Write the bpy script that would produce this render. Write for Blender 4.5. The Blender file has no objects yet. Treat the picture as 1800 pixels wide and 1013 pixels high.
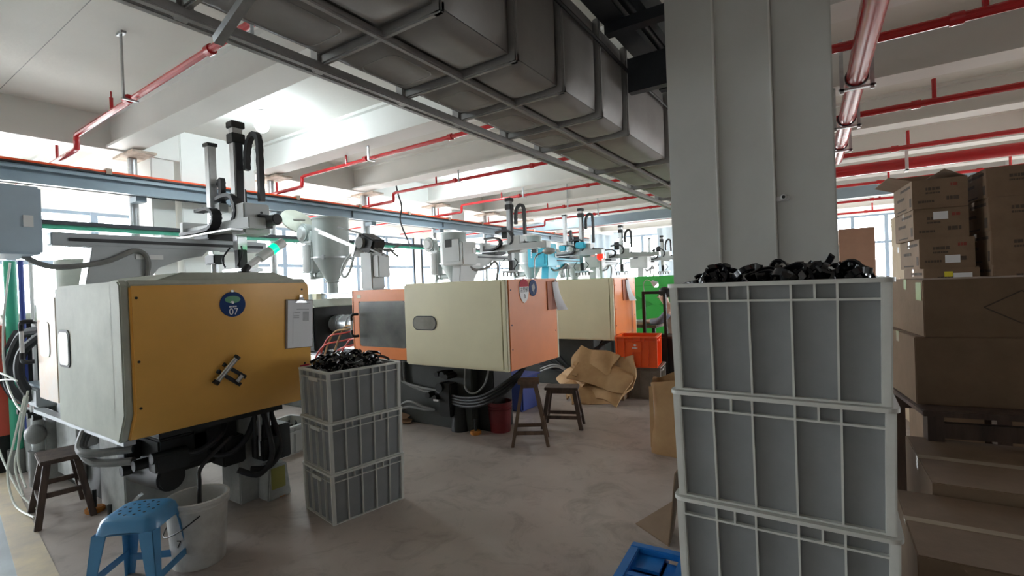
import bpy, bmesh, math, random
from mathutils import Vector, Matrix
random.seed(7)
R = math.radians
scene = bpy.context.scene
col = scene.collection

# ------------------------------------------------------------------ camera
F_PX, YAW, ROLL, PITCH = 862.0, R(33.5), math.atan(.038), math.atan(5.9/862)
CAM_H = 1.56
f0 = Vector((-math.sin(YAW), math.cos(YAW), 0)); r0 = Vector((math.cos(YAW), math.sin(YAW), 0)); zz = Vector((0, 0, 1))
fw = f0*math.cos(PITCH) - zz*math.sin(PITCH); u0 = zz*math.cos(PITCH) + f0*math.sin(PITCH)
rt = r0*math.cos(ROLL) - u0*math.sin(ROLL); up = u0*math.cos(ROLL) + r0*math.sin(ROLL)
cam = bpy.data.cameras.new('camera'); cam.sensor_width = 36; cam.sensor_fit = 'HORIZONTAL'
cam.lens = 36*F_PX/1800; cam.clip_start = .05; cam.clip_end = 200
co = bpy.data.objects.new('camera', cam); col.objects.link(co)
m = Matrix((rt, up, -fw)).transposed().to_4x4(); m.translation = (0, 0, CAM_H); co.matrix_world = m
scene.camera = co
# ------------------------------------------------------------------ light
scene.view_settings.view_transform = 'Standard'; scene.view_settings.look = 'None'
scene.view_settings.gamma = 1; scene.view_settings.use_curve_mapping = False
scene.view_settings.exposure = 1.2
scene.cycles.diffuse_bounces = 6
w = bpy.data.worlds.new('overcast_sky'); scene.world = w; w.use_nodes = True
_nt = w.node_tree; _bg = _nt.nodes['Background']; _bg.inputs[1].default_value = 13.0
_tc = _nt.nodes.new('ShaderNodeTexCoord'); _sx = _nt.nodes.new('ShaderNodeSeparateXYZ'); _rp = _nt.nodes.new('ShaderNodeValToRGB'); _ma = _nt.nodes.new('ShaderNodeMath')
_ma.operation = 'MULTIPLY_ADD'; _ma.inputs[1].default_value = .5; _ma.inputs[2].default_value = .5
_rp.color_ramp.elements[0].position = .49; _rp.color_ramp.elements[0].color = (.42, .41, .39, 1)      # ground outside
_rp.color_ramp.elements[1].position = .51; _rp.color_ramp.elements[1].color = (.94, .97, 1.0, 1)      # overcast sky
_nt.links.new(_tc.outputs['Generated'], _sx.inputs[0]); _nt.links.new(_sx.outputs['Z'], _ma.inputs[0]); _nt.links.new(_ma.outputs[0], _rp.inputs[0]); _nt.links.new(_rp.outputs[0], _bg.inputs[0])
def portal(loc, rot, sx, sy):
    l = bpy.data.lights.new('window_portal', 'AREA'); l.shape = 'RECTANGLE'; l.size = sx; l.size_y = sy
    l.cycles.is_portal = True
    o = bpy.data.objects.new('window_portal', l); col.objects.link(o); o.location = loc; o.rotation_euler = rot
# room extents
XL, XR, YN, YF, ZC, ZB = -11.5, 8.0, -7.0, 20.0, 3.96, 3.54
portal((XL-.02, 7.1, 1.75), (0, R(-90), 0), 3.0, 21)          # left glazing (faces +X)
portal((XR+.02, 12.5, 2.1), (0, R(90), 0), 2.2, 9)               # right glazing (faces -X)
portal((-2.4, YF+.02, 2.3), (R(-90), 0, 0), 11.2, 2.3)           # far glazing (faces -Y)

# ------------------------------------------------------------------ materials
def nd(nt, t, **k):
    n = nt.nodes.new(t)
    for a, b in k.items(): setattr(n, a, b)
    return n
MATS = {}
def mat(name, c, rough=.5, metal=0.0, var=.12, scale=6.0, bump=0.0, bscale=60.0, c2=None, detail=6, emit=0.0, spec=.5, coat=0.0, trans=0.0, stretch=None, lo=.35, hi=.7):
    if name in MATS: return MATS[name]
    mt = bpy.data.materials.new(name); mt.use_nodes = True; nt = mt.node_tree; b = nt.nodes['Principled BSDF']
    b.inputs['Roughness'].default_value = rough; b.inputs['Metallic'].default_value = metal
    b.inputs['Specular IOR Level'].default_value = spec; b.inputs['Coat Weight'].default_value = coat
    b.inputs['Transmission Weight'].default_value = trans
    c = tuple(c); c2 = tuple(c2) if c2 else tuple(max(0, v*(1-var)) for v in c)
    tc = nd(nt, 'ShaderNodeTexCoord'); src = tc.outputs['Object']
    if stretch:
        mp = nd(nt, 'ShaderNodeMapping'); mp.inputs['Scale'].default_value = stretch; nt.links.new(src, mp.inputs[0]); src = mp.outputs[0]
    n = nd(nt, 'ShaderNodeTexNoise'); n.inputs['Scale'].default_value = scale; n.inputs['Detail'].default_value = detail; n.inputs['Roughness'].default_value = .65
    nt.links.new(src, n.inputs['Vector'])
    r = nd(nt, 'ShaderNodeValToRGB'); r.color_ramp.elements[0].position = lo; r.color_ramp.elements[1].position = hi
    r.color_ramp.elements[0].color = c2+(1,); r.color_ramp.elements[1].color = c+(1,)
    nt.links.new(n.outputs['Fac'], r.inputs[0]); nt.links.new(r.outputs[0], b.inputs['Base Color'])
    if emit:
        nt.links.new(r.outputs[0], b.inputs['Emission Color']); b.inputs['Emission Strength'].default_value = emit
    if bump:
        n2 = nd(nt, 'ShaderNodeTexNoise'); n2.inputs['Scale'].default_value = bscale; n2.inputs['Detail'].default_value = 4
        nt.links.new(src, n2.inputs['Vector'])
        bp = nd(nt, 'ShaderNodeBump'); bp.inputs['Strength'].default_value = bump; bp.inputs['Distance'].default_value = .01
        nt.links.new(n2.outputs['Fac'], bp.inputs['Height']); nt.links.new(bp.outputs[0], b.inputs['Normal'])
    MATS[name] = mt
    return mt
def glass(name, tint=(1, 1, 1), gloss=.08, rough=.02):
    mt = bpy.data.materials.new(name); mt.use_nodes = True; nt = mt.node_tree
    for n in list(nt.nodes): nt.nodes.remove(n)
    o = nd(nt, 'ShaderNodeOutputMaterial'); t = nd(nt, 'ShaderNodeBsdfTransparent'); g = nd(nt, 'ShaderNodeBsdfGlossy'); mx = nd(nt, 'ShaderNodeMixShader')
    t.inputs[0].default_value = tint+(1,); g.inputs['Roughness'].default_value = rough; mx.inputs[0].default_value = gloss
    nt.links.new(t.outputs[0], mx.inputs[1]); nt.links.new(g.outputs[0], mx.inputs[2]); nt.links.new(mx.outputs[0], o.inputs[0])
    MATS[name] = mt; return mt

M_WALL = mat('white_wall_paint', (.86, .86, .83), .8, var=.06, scale=1.5)
M_CEIL = mat('ceiling_paint', (.68, .66, .61), .85, var=.08, scale=.8, bump=.15, bscale=25)
M_BEAM = mat('beam_paint', (.73, .725, .69), .6, var=.06, scale=1.2)
M_COL = mat('column_grey_paint', (.60, .605, .57), .45, var=.08, scale=2.5)
M_RUST = mat('rusty_plate', (.62, .50, .40), .8, var=.5, scale=9)
M_DUCT = mat('dull_grey_duct_sheet', (.31, .295, .28), .45, metal=.15, var=.18, scale=3.5, bump=.12, bscale=9)
M_DUCTRAIL = mat('duct_flange_steel', (.36, .35, .335), .4, metal=.3, var=.2, scale=8)
M_DARKSTEEL = mat('dark_painted_steel', (.045, .05, .058), .45, metal=.3, var=.3, scale=5)
M_RED = mat('red_pipe_enamel', (.55, .018, .022), .25, var=.2, scale=4, coat=.3)
M_GALV = mat('galvanised_steel', (.55, .57, .58), .35, metal=.8, var=.25, scale=12)
M_TRAY = mat('blue_grey_painted_steel', (.25, .32, .37), .45, var=.12, scale=3)
M_ORANGECABLE = mat('orange_conductor', (.85, .09, .012), .6, var=.1)
M_GREENRAIL = mat('green_rail_paint', (.06, .40, .26), .4, var=.2)
M_CREAM = mat('cream_machine_enamel', (.76, .70, .48), .45, var=.08, scale=2.0, bump=.03, bscale=4)
M_CREAM2 = mat('worn_pale_machine_enamel', (.52, .54, .46), .6, spec=.2, var=.22, scale=3.0, bump=.05, bscale=5)
M_YELLOW = mat('amber_machine_enamel', (.93, .50, .11), .36, var=.1, scale=2.2, bump=.04, bscale=3)
M_ORANGE = mat('orange_machine_enamel', (.88, .25, .05), .36, var=.1, scale=2.2, bump=.03, bscale=3)
M_GREEN = mat('green_machine_enamel', (.05, .50, .08), .4, var=.08, scale=2)
M_GREEN2 = mat('dark_green_machine_stripe', (.03, .36, .055), .4, var=.08, scale=2)
M_BLACKIRON = mat('black_iron', (.022, .023, .022), .5, metal=.2, var=.4, scale=10)
M_DARKBASE = mat('dark_green_grey_base', (.050, .056, .050), .5, var=.3, scale=4)
M_GREYBASE = mat('worn_light_grey_base', (.50, .52, .50), .55, c2=(.30, .31, .30), scale=5)
M_RUBBER = mat('black_rubber', (.018, .018, .02), .6, var=.3)
M_GREYHOSE = mat('grey_hose', (.22, .22, .21), .5, var=.3)
M_CLEARHOSE = mat('milky_hose', (.78, .80, .72), .3, var=.08)
M_REDHOSE = mat('red_hose', (.60, .06, .04), .4, var=.1)
M_ORANGEFOOT = mat('orange_levelling_foot', (.65, .24, .03), .6, var=.4, scale=20)
M_GREYENAMEL = mat('pale_grey_enamel', (.48, .50, .49), .4, var=.07, scale=4)
M_ROBOT = mat('robot_grey', (.42, .44, .45), .4, metal=.2, var=.1, scale=6)
M_ALU = mat('brushed_aluminium', (.62, .63, .63), .32, metal=.7, var=.12, scale=20)
M_CYAN = mat('cyan_robot_enamel', (.03, .45, .62), .35, var=.08)
M_BLUEBOX = mat('pale_blue_grey_cabinet', (.45, .55, .64), .45, var=.06)
M_CHAIN = mat('black_cable_chain', (.03, .03, .033), .5, var=.3)
M_HOPPER = mat('hopper_grey_green', (.38, .42, .40), .4, var=.12, scale=5)
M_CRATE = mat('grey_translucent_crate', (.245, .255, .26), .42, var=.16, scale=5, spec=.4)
M_CRATERIB = mat('edge_lit_crate_rib', (.62, .625, .58), .45, var=.1, scale=10)  # same plastic as the panels, lightened to paint in light caught by edges
M_CRATEW = mat('pale_grey_crate', (.56, .58, .57), .45, var=.15, scale=5)
M_OCRATE = mat('orange_red_crate', (.95, .12, .01), .4, var=.08, scale=6)
M_BCRATE = mat('brown_grey_dirty_crate', (.30, .27, .23), .55, var=.3, scale=6)
M_BLACKPART = mat('glossy_black_plastic', (.012, .012, .014), .18, var=.2, coat=.4)
M_WOOD = mat('dark_worn_wood', (.13, .085, .062), .6, c2=(.05, .033, .027), scale=14, stretch=(1, 1, .15), bump=.2)
M_WOOD2 = mat('brown_worn_wood', (.20, .125, .08), .6, c2=(.09, .055, .035), scale=14, stretch=(1, 1, .15), bump=.2)
M_BLUESTOOL = mat('sky_blue_plastic', (.085, .30, .56), .28, var=.12, scale=8)
M_BLUEPAL = mat('bright_blue_plastic', (.015, .22, .68), .4, var=.12, scale=8)
M_BUCKET = mat('dirty_white_plastic', (.62, .62, .59), .4, c2=(.40, .39, .36), scale=6, lo=.25, hi=.6)
M_REDBUCKET = mat('dark_red_plastic', (.22, .02, .025), .4, var=.3)
M_KRAFT = mat('kraft_paper', (.52, .33, .16), .75, c2=(.42, .25, .115), scale=5, bump=.3, bscale=8)
M_CARD = mat('brown_cardboard', (.24, .16, .10), .8, c2=(.19, .125, .075), scale=4, bump=.1, bscale=30)
M_CARDL = mat('pale_cardboard', (.58, .47, .33), .8, c2=(.50, .39, .26), scale=4, bump=.1, bscale=30)
M_PRINT = mat('dark_carton_ink', (.10, .075, .055), .8, var=.3, scale=30)
M_PRINTR = mat('red_carton_ink', (.32, .07, .05), .8, var=.3, scale=30)
M_PAPER = mat('white_paper', (.82, .83, .85), .7, var=.04)
M_PAPERG = mat('grey_print_on_paper', (.52, .53, .55), .7, var=.15, scale=40)
M_TAPE = mat('shiny_packing_tape', (.50, .42, .32), .12, var=.1)
M_YSTICK = mat('yellow_sticker', (.85, .75, .05), .6)
M_SIGNBLUE = mat('navy_sign', (.02, .055, .19), .6, spec=.2, var=.1)
M_SIGNGREEN = mat('green_sign_patch', (.05, .30, .12), .3, var=.2)
M_SIGNRED = mat('red_sign', (.62, .04, .07), .6, spec=.2)
M_WHITE = mat('white_plastic', (.80, .80, .80), .4, var=.05)
M_INK = mat('black_ink', (.02, .02, .02), .6)
M_CHROME = mat('polished_steel', (.65, .65, .65), .22, metal=.95, var=.1)
M_LAMPGLOW = mat('lit_bulb', (.95, .98, 1.0), .4, var=0, emit=28)
M_LAMPDIM = mat('lit_bulb_far', (.95, .98, 1.0), .4, var=0, emit=14)
M_GREENLIT = mat('green_signal_lens', (.0, .85, .25), .3, var=.02, emit=1.1)
M_REDLIT = mat('red_signal_lens', (.9, .02, .01), .3, var=.02, emit=1.0)
M_WINFRAME = mat('pale_window_frame', (.26, .34, .43), .5, var=.05)
M_CURTAIN = mat('pale_blue_curtain', (.62, .72, .80), .9, var=.12, scale=3)
M_SKIN = mat('skin', (.55, .33, .24), .5, var=.08)
M_HAIR = mat('black_hair', (.012, .010, .010), .45, var=.3, scale=40)
M_BEIGE = mat('beige_cloth', (.52, .42, .34), .85, var=.15, scale=10)
M_GREYCLOTH = mat('grey_cloth', (.20, .21, .26), .85, var=.15, scale=10)
M_TABLEGREEN = mat('green_table_mat', (.02, .24, .14), .5, var=.1)
M_REDCAB = mat('red_cabinet_paint', (.72, .10, .06), .45, var=.1)
M_GREENPOST = mat('green_post_paint', (.05, .42, .25), .4, var=.1)
M_BLUEPLASTIC = mat('dark_blue_plastic', (.03, .06, .28), .45, var=.2)
M_LINE = mat('worn_cream_floor_paint', (.72, .60, .40), .45, c2=(.52, .45, .36), scale=4, bump=.05)
M_AISLE = mat('pale_blue_aisle_paint', (.55, .63, .67), .35, c2=(.42, .48, .51), scale=2)
M_CLEAR = glass('clear_glass', (.97, .985, 1), .06)
M_SMOKE = mat('scratched_smoky_acrylic', (.21, .215, .20), .22, c2=(.10, .105, .10), scale=3, spec=.6, lo=.3, hi=.75)
def floor_mat():
    mt = bpy.data.materials.new('worn_grey_epoxy_floor'); mt.use_nodes = True; nt = mt.node_tree; b = nt.nodes['Principled BSDF']
    tc = nd(nt, 'ShaderNodeTexCoord')
    n1 = nd(nt, 'ShaderNodeTexNoise'); n1.inputs['Scale'].default_value = .9; n1.inputs['Detail'].default_value = 8; n1.inputs['Roughness'].default_value = .6; n1.inputs['Distortion'].default_value = .4
    n2 = nd(nt, 'ShaderNodeTexNoise'); n2.inputs['Scale'].default_value = 3.2; n2.inputs['Detail'].default_value = 9; n2.inputs['Roughness'].default_value = .7; n2.inputs['Distortion'].default_value = 1.2
    r1 = nd(nt, 'ShaderNodeValToRGB'); r2 = nd(nt, 'ShaderNodeValToRGB'); mx = nd(nt, 'ShaderNodeMixRGB'); mx.blend_type = 'MULTIPLY'; mx.inputs[0].default_value = .75
    r1.color_ramp.elements[0].position = .3; r1.color_ramp.elements[1].position = .72
    r1.color_ramp.elements[0].color = (.36, .305, .27, 1); r1.color_ramp.elements[1].color = (.54, .475, .43, 1)
    r2.color_ramp.elements[0].position = .34; r2.color_ramp.elements[1].position = .5
    r2.color_ramp.elements[0].color = (.62, .60, .58, 1); r2.color_ramp.elements[1].color = (1, 1, 1, 1)
    for n in (n1, n2): nt.links.new(tc.outputs['Object'], n.inputs['Vector'])
    nt.links.new(n1.outputs['Fac'], r1.inputs[0]); nt.links.new(n2.outputs['Fac'], r2.inputs[0])
    nt.links.new(r1.outputs[0], mx.inputs[1]); nt.links.new(r2.outputs[0], mx.inputs[2]); nt.links.new(mx.outputs[0], b.inputs['Base Color'])
    r3 = nd(nt, 'ShaderNodeMapRange'); r3.inputs['To Min'].default_value = .28; r3.inputs['To Max'].default_value = .55
    nt.links.new(n2.outputs['Fac'], r3.inputs['Value']); nt.links.new(r3.outputs[0], b.inputs['Roughness'])
    return mt
M_FLOOR = floor_mat()

# ------------------------------------------------------------------ mesh helpers
def catmull(pts, k=6):
    P = [Vector(p) for p in pts]
    if len(P) < 3: return P
    out = []
    for i in range(len(P)-1):
        p0 = P[max(i-1, 0)]; p1 = P[i]; p2 = P[i+1]; p3 = P[min(i+2, len(P)-1)]
        for j in range(k):
            t = j/k
            out.append(.5*((2*p1)+(p2-p0)*t+(2*p0-5*p1+4*p2-p3)*t*t+(3*p1-p0-3*p2+p3)*t**3))
    out.append(P[-1]); return out
class MB:
    def __init__(s): s.v = []; s.f = []
    def add(s, vs, fs):
        n = len(s.v); s.v += [tuple(v) for v in vs]; s.f += [tuple(i+n for i in f) for f in fs]; return s
    def box(s, x0, x1, y0, y1, z0, z1):
        return s.add([(x0, y0, z0), (x1, y0, z0), (x1, y1, z0), (x0, y1, z0), (x0, y0, z1), (x1, y0, z1), (x1, y1, z1), (x0, y1, z1)],
                     [(0, 3, 2, 1), (4, 5, 6, 7), (0, 1, 5, 4), (1, 2, 6, 5), (2, 3, 7, 6), (3, 0, 4, 7)])
    def obox(s, c, sz, rot=(0, 0, 0)):
        from mathutils import Euler
        q = Euler(rot).to_matrix(); c = Vector(c); a, b, d = sz[0]/2, sz[1]/2, sz[2]/2
        vs = [c+q@Vector(p) for p in ((-a, -b, -d), (a, -b, -d), (a, b, -d), (-a, b, -d), (-a, -b, d), (a, -b, d), (a, b, d), (-a, b, d))]
        return s.add(vs, [(0, 3, 2, 1), (4, 5, 6, 7), (0, 1, 5, 4), (1, 2, 6, 5), (2, 3, 7, 6), (3, 0, 4, 7)])
    def bar(s, p0, p1, w, h):          # rectangular bar between two points
        p0 = Vector(p0); p1 = Vector(p1); d = (p1-p0).normalized()
        a = d.cross(Vector((0, 0, 1)))
        if a.length < 1e-3: a = Vector((1, 0, 0))
        a.normalize(); b = d.cross(a)
        vs = [p+a*(w/2*i)+b*(h/2*j) for p in (p0, p1) for i, j in ((-1, -1), (1, -1), (1, 1), (-1, 1))]
        return s.add(vs, [(0, 1, 2, 3), (4, 7, 6, 5), (0, 4, 5, 1), (1, 5, 6, 2), (2, 6, 7, 3), (3, 7, 4, 0)])
    def cyl(s, p0, p1, ra, rb=None, n=16, cap=True):
        rb = ra if rb is None else rb
        p0 = Vector(p0); p1 = Vector(p1); d = (p1-p0).normalized(); a = d.orthogonal().normalized(); b = d.cross(a)
        vs = [p0+(a*math.cos(t)+b*math.sin(t))*ra for t in [2*math.pi*i/n for i in range(n)]] + [p1+(a*math.cos(t)+b*math.sin(t))*rb for t in [2*math.pi*i/n for i in range(n)]]
        fs = [(i, (i+1) % n, n+(i+1) % n, n+i) for i in range(n)]
        if cap: fs += [tuple(range(n-1, -1, -1)), tuple(range(n, 2*n))]
        return s.add(vs, fs)
    def tube(s, pts, r, n=8, k=6, smooth=True, closed=False):
        P = catmull(pts, k) if smooth else [Vector(p) for p in pts]
        a = None; vs = []
        for i, p in enumerate(P):
            d = (P[min(i+1, len(P)-1)]-P[max(i-1, 0)]).normalized()
            if a is None: a = d.orthogonal().normalized()
            a = (a-d*a.dot(d)).normalized(); b = d.cross(a)
            vs += [p+(a*math.cos(2*math.pi*j/n)+b*math.sin(2*math.pi*j/n))*r for j in range(n)]
        fs = [(i*n+j, i*n+(j+1) % n, (i+1)*n+(j+1) % n, (i+1)*n+j) for i in range(len(P)-1) for j in range(n)]
        fs += [tuple(range(n-1, -1, -1)), tuple(range((len(P)-1)*n, len(P)*n))]
        return s.add(vs, fs)
    def lathe(s, prof, c=(0, 0, 0), n=24, cap=True):
        c = Vector(c); vs = []; m = len(prof)
        for (r, z) in prof: vs += [c+Vector((r*math.cos(2*math.pi*j/n), r*math.sin(2*math.pi*j/n), z)) for j in range(n)]
        fs = [(i*n+j, i*n+(j+1) % n, (i+1)*n+(j+1) % n, (i+1)*n+j) for i in range(m-1) for j in range(n)]
        if cap: fs += [tuple(range(n-1, -1, -1)), tuple(range((m-1)*n, m*n))]
        return s.add(vs, fs)
    def prism(s, poly, ax, a0, a1):    # poly in the two other axes (cyclic order), extruded along ax
        n = len(poly)
        def pt(p, t): return {'x': (t, p[0], p[1]), 'y': (p[0], t, p[1]), 'z': (p[0], p[1], t)}[ax]
        vs = [pt(p, a0) for p in poly]+[pt(p, a1) for p in poly]
        return s.add(vs, [tuple(range(n-1, -1, -1)), tuple(range(n, 2*n))]+[(i, (i+1) % n, n+(i+1) % n, n+i) for i in range(n)])
    def grid(s, fn, nu, nv, thick=0):
        vs = [fn(i/nu, j/nv) for i in range(nu+1) for j in range(nv+1)]
        return s.add(vs, [(i*(nv+1)+j, (i+1)*(nv+1)+j, (i+1)*(nv+1)+j+1, i*(nv+1)+j+1) for i in range(nu) for j in range(nv)])
    def sphere(s, c, r, n=16, m=10, sc=(1, 1, 1)):
        pr = []; c = Vector(c); vs = []
        for i in range(1, m): 
            t = math.pi*i/m
            vs += [c+Vector((r*math.sin(t)*math.cos(2*math.pi*j/n)*sc[0], r*math.sin(t)*math.sin(2*math.pi*j/n)*sc[1], -r*math.cos(t)*sc[2])) for j in range(n)]
        k = len(vs); vs += [c+Vector((0, 0, -r*sc[2])), c+Vector((0, 0, r*sc[2]))]
        fs = [(i*n+j, i*n+(j+1) % n, (i+1)*n+(j+1) % n, (i+1)*n+j) for i in range(m-2) for j in range(n)]
        fs += [(k, (j+1) % n, j) for j in range(n)]+[(k+1, (m-2)*n+j, (m-2)*n+(j+1) % n) for j in range(n)]
        return s.add(vs, fs)
    def mesh(s, name, material, bev=0, seg=2, ang=35, solid=0):
        me = bpy.data.meshes.new(name); me.from_pydata(s.v, [], s.f)
        bm = bmesh.new(); bm.from_mesh(me)
        if solid:
            bmesh.ops.recalc_face_normals(bm, faces=bm.faces); bmesh.ops.solidify(bm, geom=bm.faces[:], thickness=solid)
        bmesh.ops.recalc_face_normals(bm, faces=bm.faces)
        if bev:
            es = [e for e in bm.edges if len(e.link_faces) == 2 and e.calc_face_angle(0) > R(40)]
            bmesh.ops.bevel(bm, geom=es, offset=bev, segments=seg, affect='EDGES', clamp_overlap=True)
        bm.to_mesh(me); bm.free()
        for p in me.polygons: p.use_smooth = True
        me.set_sharp_from_angle(angle=R(ang)); me.materials.append(material)
        return me
    def build(s, name, material, parent=None, bev=0, seg=2, ang=35, solid=0, loc=None, rot=None):
        o = bpy.data.objects.new(name, s.mesh(name, material, bev, seg, ang, solid)); col.objects.link(o)
        o.parent = parent
        if loc: o.location = loc
        if rot: o.rotation_euler = rot
        return o
def tag(o, label, cat, group=None):
    o['label'] = label; o['category'] = cat
    if group: o['group'] = group
    return o
def struct(o): o['kind'] = 'structure'; return o
def thing(name, label, cat, loc=(0, 0, 0), rz=0, group=None):
    o = bpy.data.objects.new(name, None); col.objects.link(o); o.location = loc; o.rotation_euler = (0, 0, rz); o.empty_display_size = .1
    return tag(o, label, cat, group)
def inst(name, me, parent=None, loc=(0, 0, 0), rot=(0, 0, 0), sc=None):
    o = bpy.data.objects.new(name, me); col.objects.link(o); o.parent = parent; o.location = loc; o.rotation_euler = rot
    if sc: o.scale = sc
    return o
def dup(o, loc, rz=None, label=None, group=None, parent=None, top=True, sc=None):
    c = o.copy(); col.objects.link(c); c.parent = parent
    if top:
        c.location = loc
        if rz is not None: c.rotation_euler = (0, 0, rz)
        if label: c['label'] = label
        if group: c['group'] = group
        if sc: c.scale = (sc, sc, sc)
    for ch in list(o.children): dup(ch, None, parent=c, top=False)
    return c
def text(name, body, size, material, parent, loc, rot, depth=.0006, sx=1.0, align='CENTER'):
    cu = bpy.data.curves.new(name, 'FONT'); cu.body = body; cu.size = size; cu.extrude = depth; cu.align_x = align; cu.align_y = 'CENTER'
    t = bpy.data.objects.new(name, cu); col.objects.link(t)
    dg = bpy.context.evaluated_depsgraph_get(); me = bpy.data.meshes.new_from_object(t.evaluated_get(dg))
    bpy.data.objects.remove(t); me.materials.clear(); me.materials.append(material)
    o = bpy.data.objects.new(name, me); col.objects.link(o); o.parent = parent; o.location = loc; o.rotation_euler = rot; o.scale = (sx, 1, 1)
    return o
FACEX = (R(90), 0, R(90))      # text on a face that looks to +X
FACEY = (R(90), 0, 0)          # text on a face that looks to -Y

# ================================================================== SETTING
struct(MB().box(XL-.3, XR+.3, YN-.3, YF+.3, -.2, 0).build('floor', M_FLOOR))
struct(MB().box(XL-.3, XR+.3, YN-.3, YF+.3, ZC, ZC+.2).build('ceiling', M_CEIL))
# painted aisle and its cream border line
def strip(name, pts, z, material):
    n = len(pts); b = MB().add([(x, y, .0005) for x, y in pts]+[(x, y, z) for x, y in pts], [tuple(range(n-1, -1, -1)), tuple(range(n, 2*n))]+[(i, (i+1) % n, n+(i+1) % n, n+i) for i in range(n)])
    return struct(b.build(name, material))
strip('trim_1', [(XL, 1.93), (XL, 1.56), (-5.216, .894), (-3.957, .735), (-1.5, .42), (-1.5, .62), (-3.731, .864), (-7.264, 1.264)], .004, M_LINE)
strip('trim_2', [(XL, 1.56), (XL, -1.2), (-1.5, -1.2), (-1.5, .42), (-3.957, .735), (-5.216, .894)], .003, M_AISLE)

# left wall: sill, lintel and glazing
struct(MB().box(XL-.25, XL, YN, YF, 0, .35).build('wall_left', M_WALL))
struct(MB().box(XL-.25, XL, YN, YF, 3.2, ZC).build('wall_left_lintel', M_WALL))
def window(idx, x, y0, y1, z0, z1, nv, bars, axis):
    root = bpy.data.objects.new('window_%d' % idx, None); col.objects.link(root); root['kind'] = 'structure'
    L = y1-y0
    def bx(a0, a1, zz0, zz1, d0, d1, nm, mt):
        return (MB().box(x+d0, x+d1, a0, a1, zz0, zz1) if axis == 'x' else MB().box(a0, a1, x+d0, x+d1, zz0, zz1)).build(nm, mt, root)
    bx(y0, y1, z0, z0+.06, -.06, .0, 'window_sill', M_WINFRAME); bx(y0, y1, z1-.06, z1, -.06, .0, 'window_head', M_WINFRAME)
    for i in range(nv+1):
        a = y0+L*i/nv; bx(a-.055, a+.055, z0, z1, -.09, .02, 'mullion', M_WINFRAME)
    for z in bars: bx(y0, y1, z-.04, z+.04, -.075, .01, 'transom', M_WINFRAME)
    zs = [z0]+list(bars)+[z1]
    for i in range(nv):
        for j in range(len(zs)-1):
            bx(y0+L*i/nv+.03, y0+L*(i+1)/nv-.03, zs[j]+.02, zs[j+1]-.02, -.036, -.03, 'pane', M_CLEAR)
k = 1
for (a, b) in ((-3.4, -.4), (0, 5.6), (6.0, 11.6), (12.0, 17.6)):
    window(k, XL, a, b, .35, 3.2, 5, (1.0, 2.25), 'x'); k += 1
for a in (-.4, 5.6, 11.6, 17.6):
    struct(MB().box(XL-.2, XL+.02, a, a+.4, .3, 3.25).build('wall_left_pier', M_WALL))
struct(MB().box(XL-.2, XL+.02, 18.0, YF, .3, 3.25).build('wall_left_pier', M_WALL)); struct(MB().box(XL-.2, XL+.02, YN, -3.4, .3, 3.25).build('wall_left_pier', M_WALL))
# far wall
struct(MB().box(XL, XR, YF, YF+.25, 0, 1.2).build('wall_back', M_WALL)); struct(MB().box(XL, XR, YF, YF+.25, 3.42, ZC).build('wall_back_lintel', M_WALL))
for (a, b) in ((-11.5, -8.0), (-1.4, -.4), (3.2, 8.0)): struct(MB().box(a, b, YF, YF+.25, 1.2, 3.42).build('wall_back_pier', M_WALL))
window(k, YF+.1, -8.0, -1.4, 1.2, 3.42, 5, (2.3,), 'y'); k += 1
window(k, YF+.1, -.4, 3.2, 1.2, 3.42, 4, (2.5,), 'y'); k += 1
# right wall and the wall behind the photographer
M_RENDER = mat('bare_grey_render', (.45, .42, .39), .85)
struct(MB().box(XR, XR+.25, YN, YF, 0, 1.0).build('wall_right', M_RENDER)); struct(MB().box(XR, XR+.25, YN, YF, 3.2, ZC).build('wall_right_lintel', M_RENDER))
struct(MB().box(XR, XR+.25, YN, 8.0, 1.0, 3.2).build('wall_right_pier', M_RENDER)); struct(MB().box(XR, XR+.25, 17.0, YF, 1.0, 3.2).build('wall_right_pier', M_RENDER))
window(k, XR+.1, 8.0, 17.0, 1.0, 3.2, 6, (2.2,), 'x'); k += 1
struct(MB().box(XL, XR, YN-.25, YN, 0, ZC).build('wall_front', M_WALL))
# ceiling beams (along X) and girders (along Y)
BY = [-5.4, -3.4, -1.4, .62, 2.62, 4.55, 6.5, 8.6, 10.7, 12.7, 14.7, 16.7, 18.7]
for y in BY:
    b = MB().box(XL, XR, y-.11, y+.11, ZB+.03, ZC-.04).box(XL, XR, y-.17, y+.17, ZB, ZB+.03).box(XL, XR, y-.17, y+.17, ZC-.04, ZC)
    struct(b.build('ceiling_beam', M_BEAM))
for x in (-8.0, 3.2):
    struct(MB().box(x-.14, x+.14, YN, YF, ZB-.02, ZC).build('ceiling_girder', M_BEAM))
struct(MB().box(XL, XR, 13.7, 13.95, 3.25, 3.5).build('ceiling_girder', M_TRAY))
# thin ceiling board joints
struct(MB().box(-7.8, -2.5, .75+.72, .755+.72, ZC-.002, ZC+.01).box(-4.6, -4.594, .7, 2.4, ZC-.002, ZC+.01).box(-6.3, -6.294, -1.2, .5, ZC-.002, ZC+.01).build('trim_3', M_GREYHOSE))
# posts under the girder, with rusty bearing plates
for i, y in enumerate((.78, 2.78, 4.75, 6.75, 8.8, 10.85, 12.9)):
    root = bpy.data.objects.new('steel_post', None); col.objects.link(root); root['kind'] = 'structure'; root.location = (-8.0, y, 0)
    MB().cyl((0, 0, 0), (0, 0, ZB-.06), .055 if i != 3 else .085, n=14).build('tube', M_GALV, root)
    MB().box(-.25, .42, -.14, .14, ZB-.055, ZB-.025).build('bearing_plate', M_RUST, root)
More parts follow.
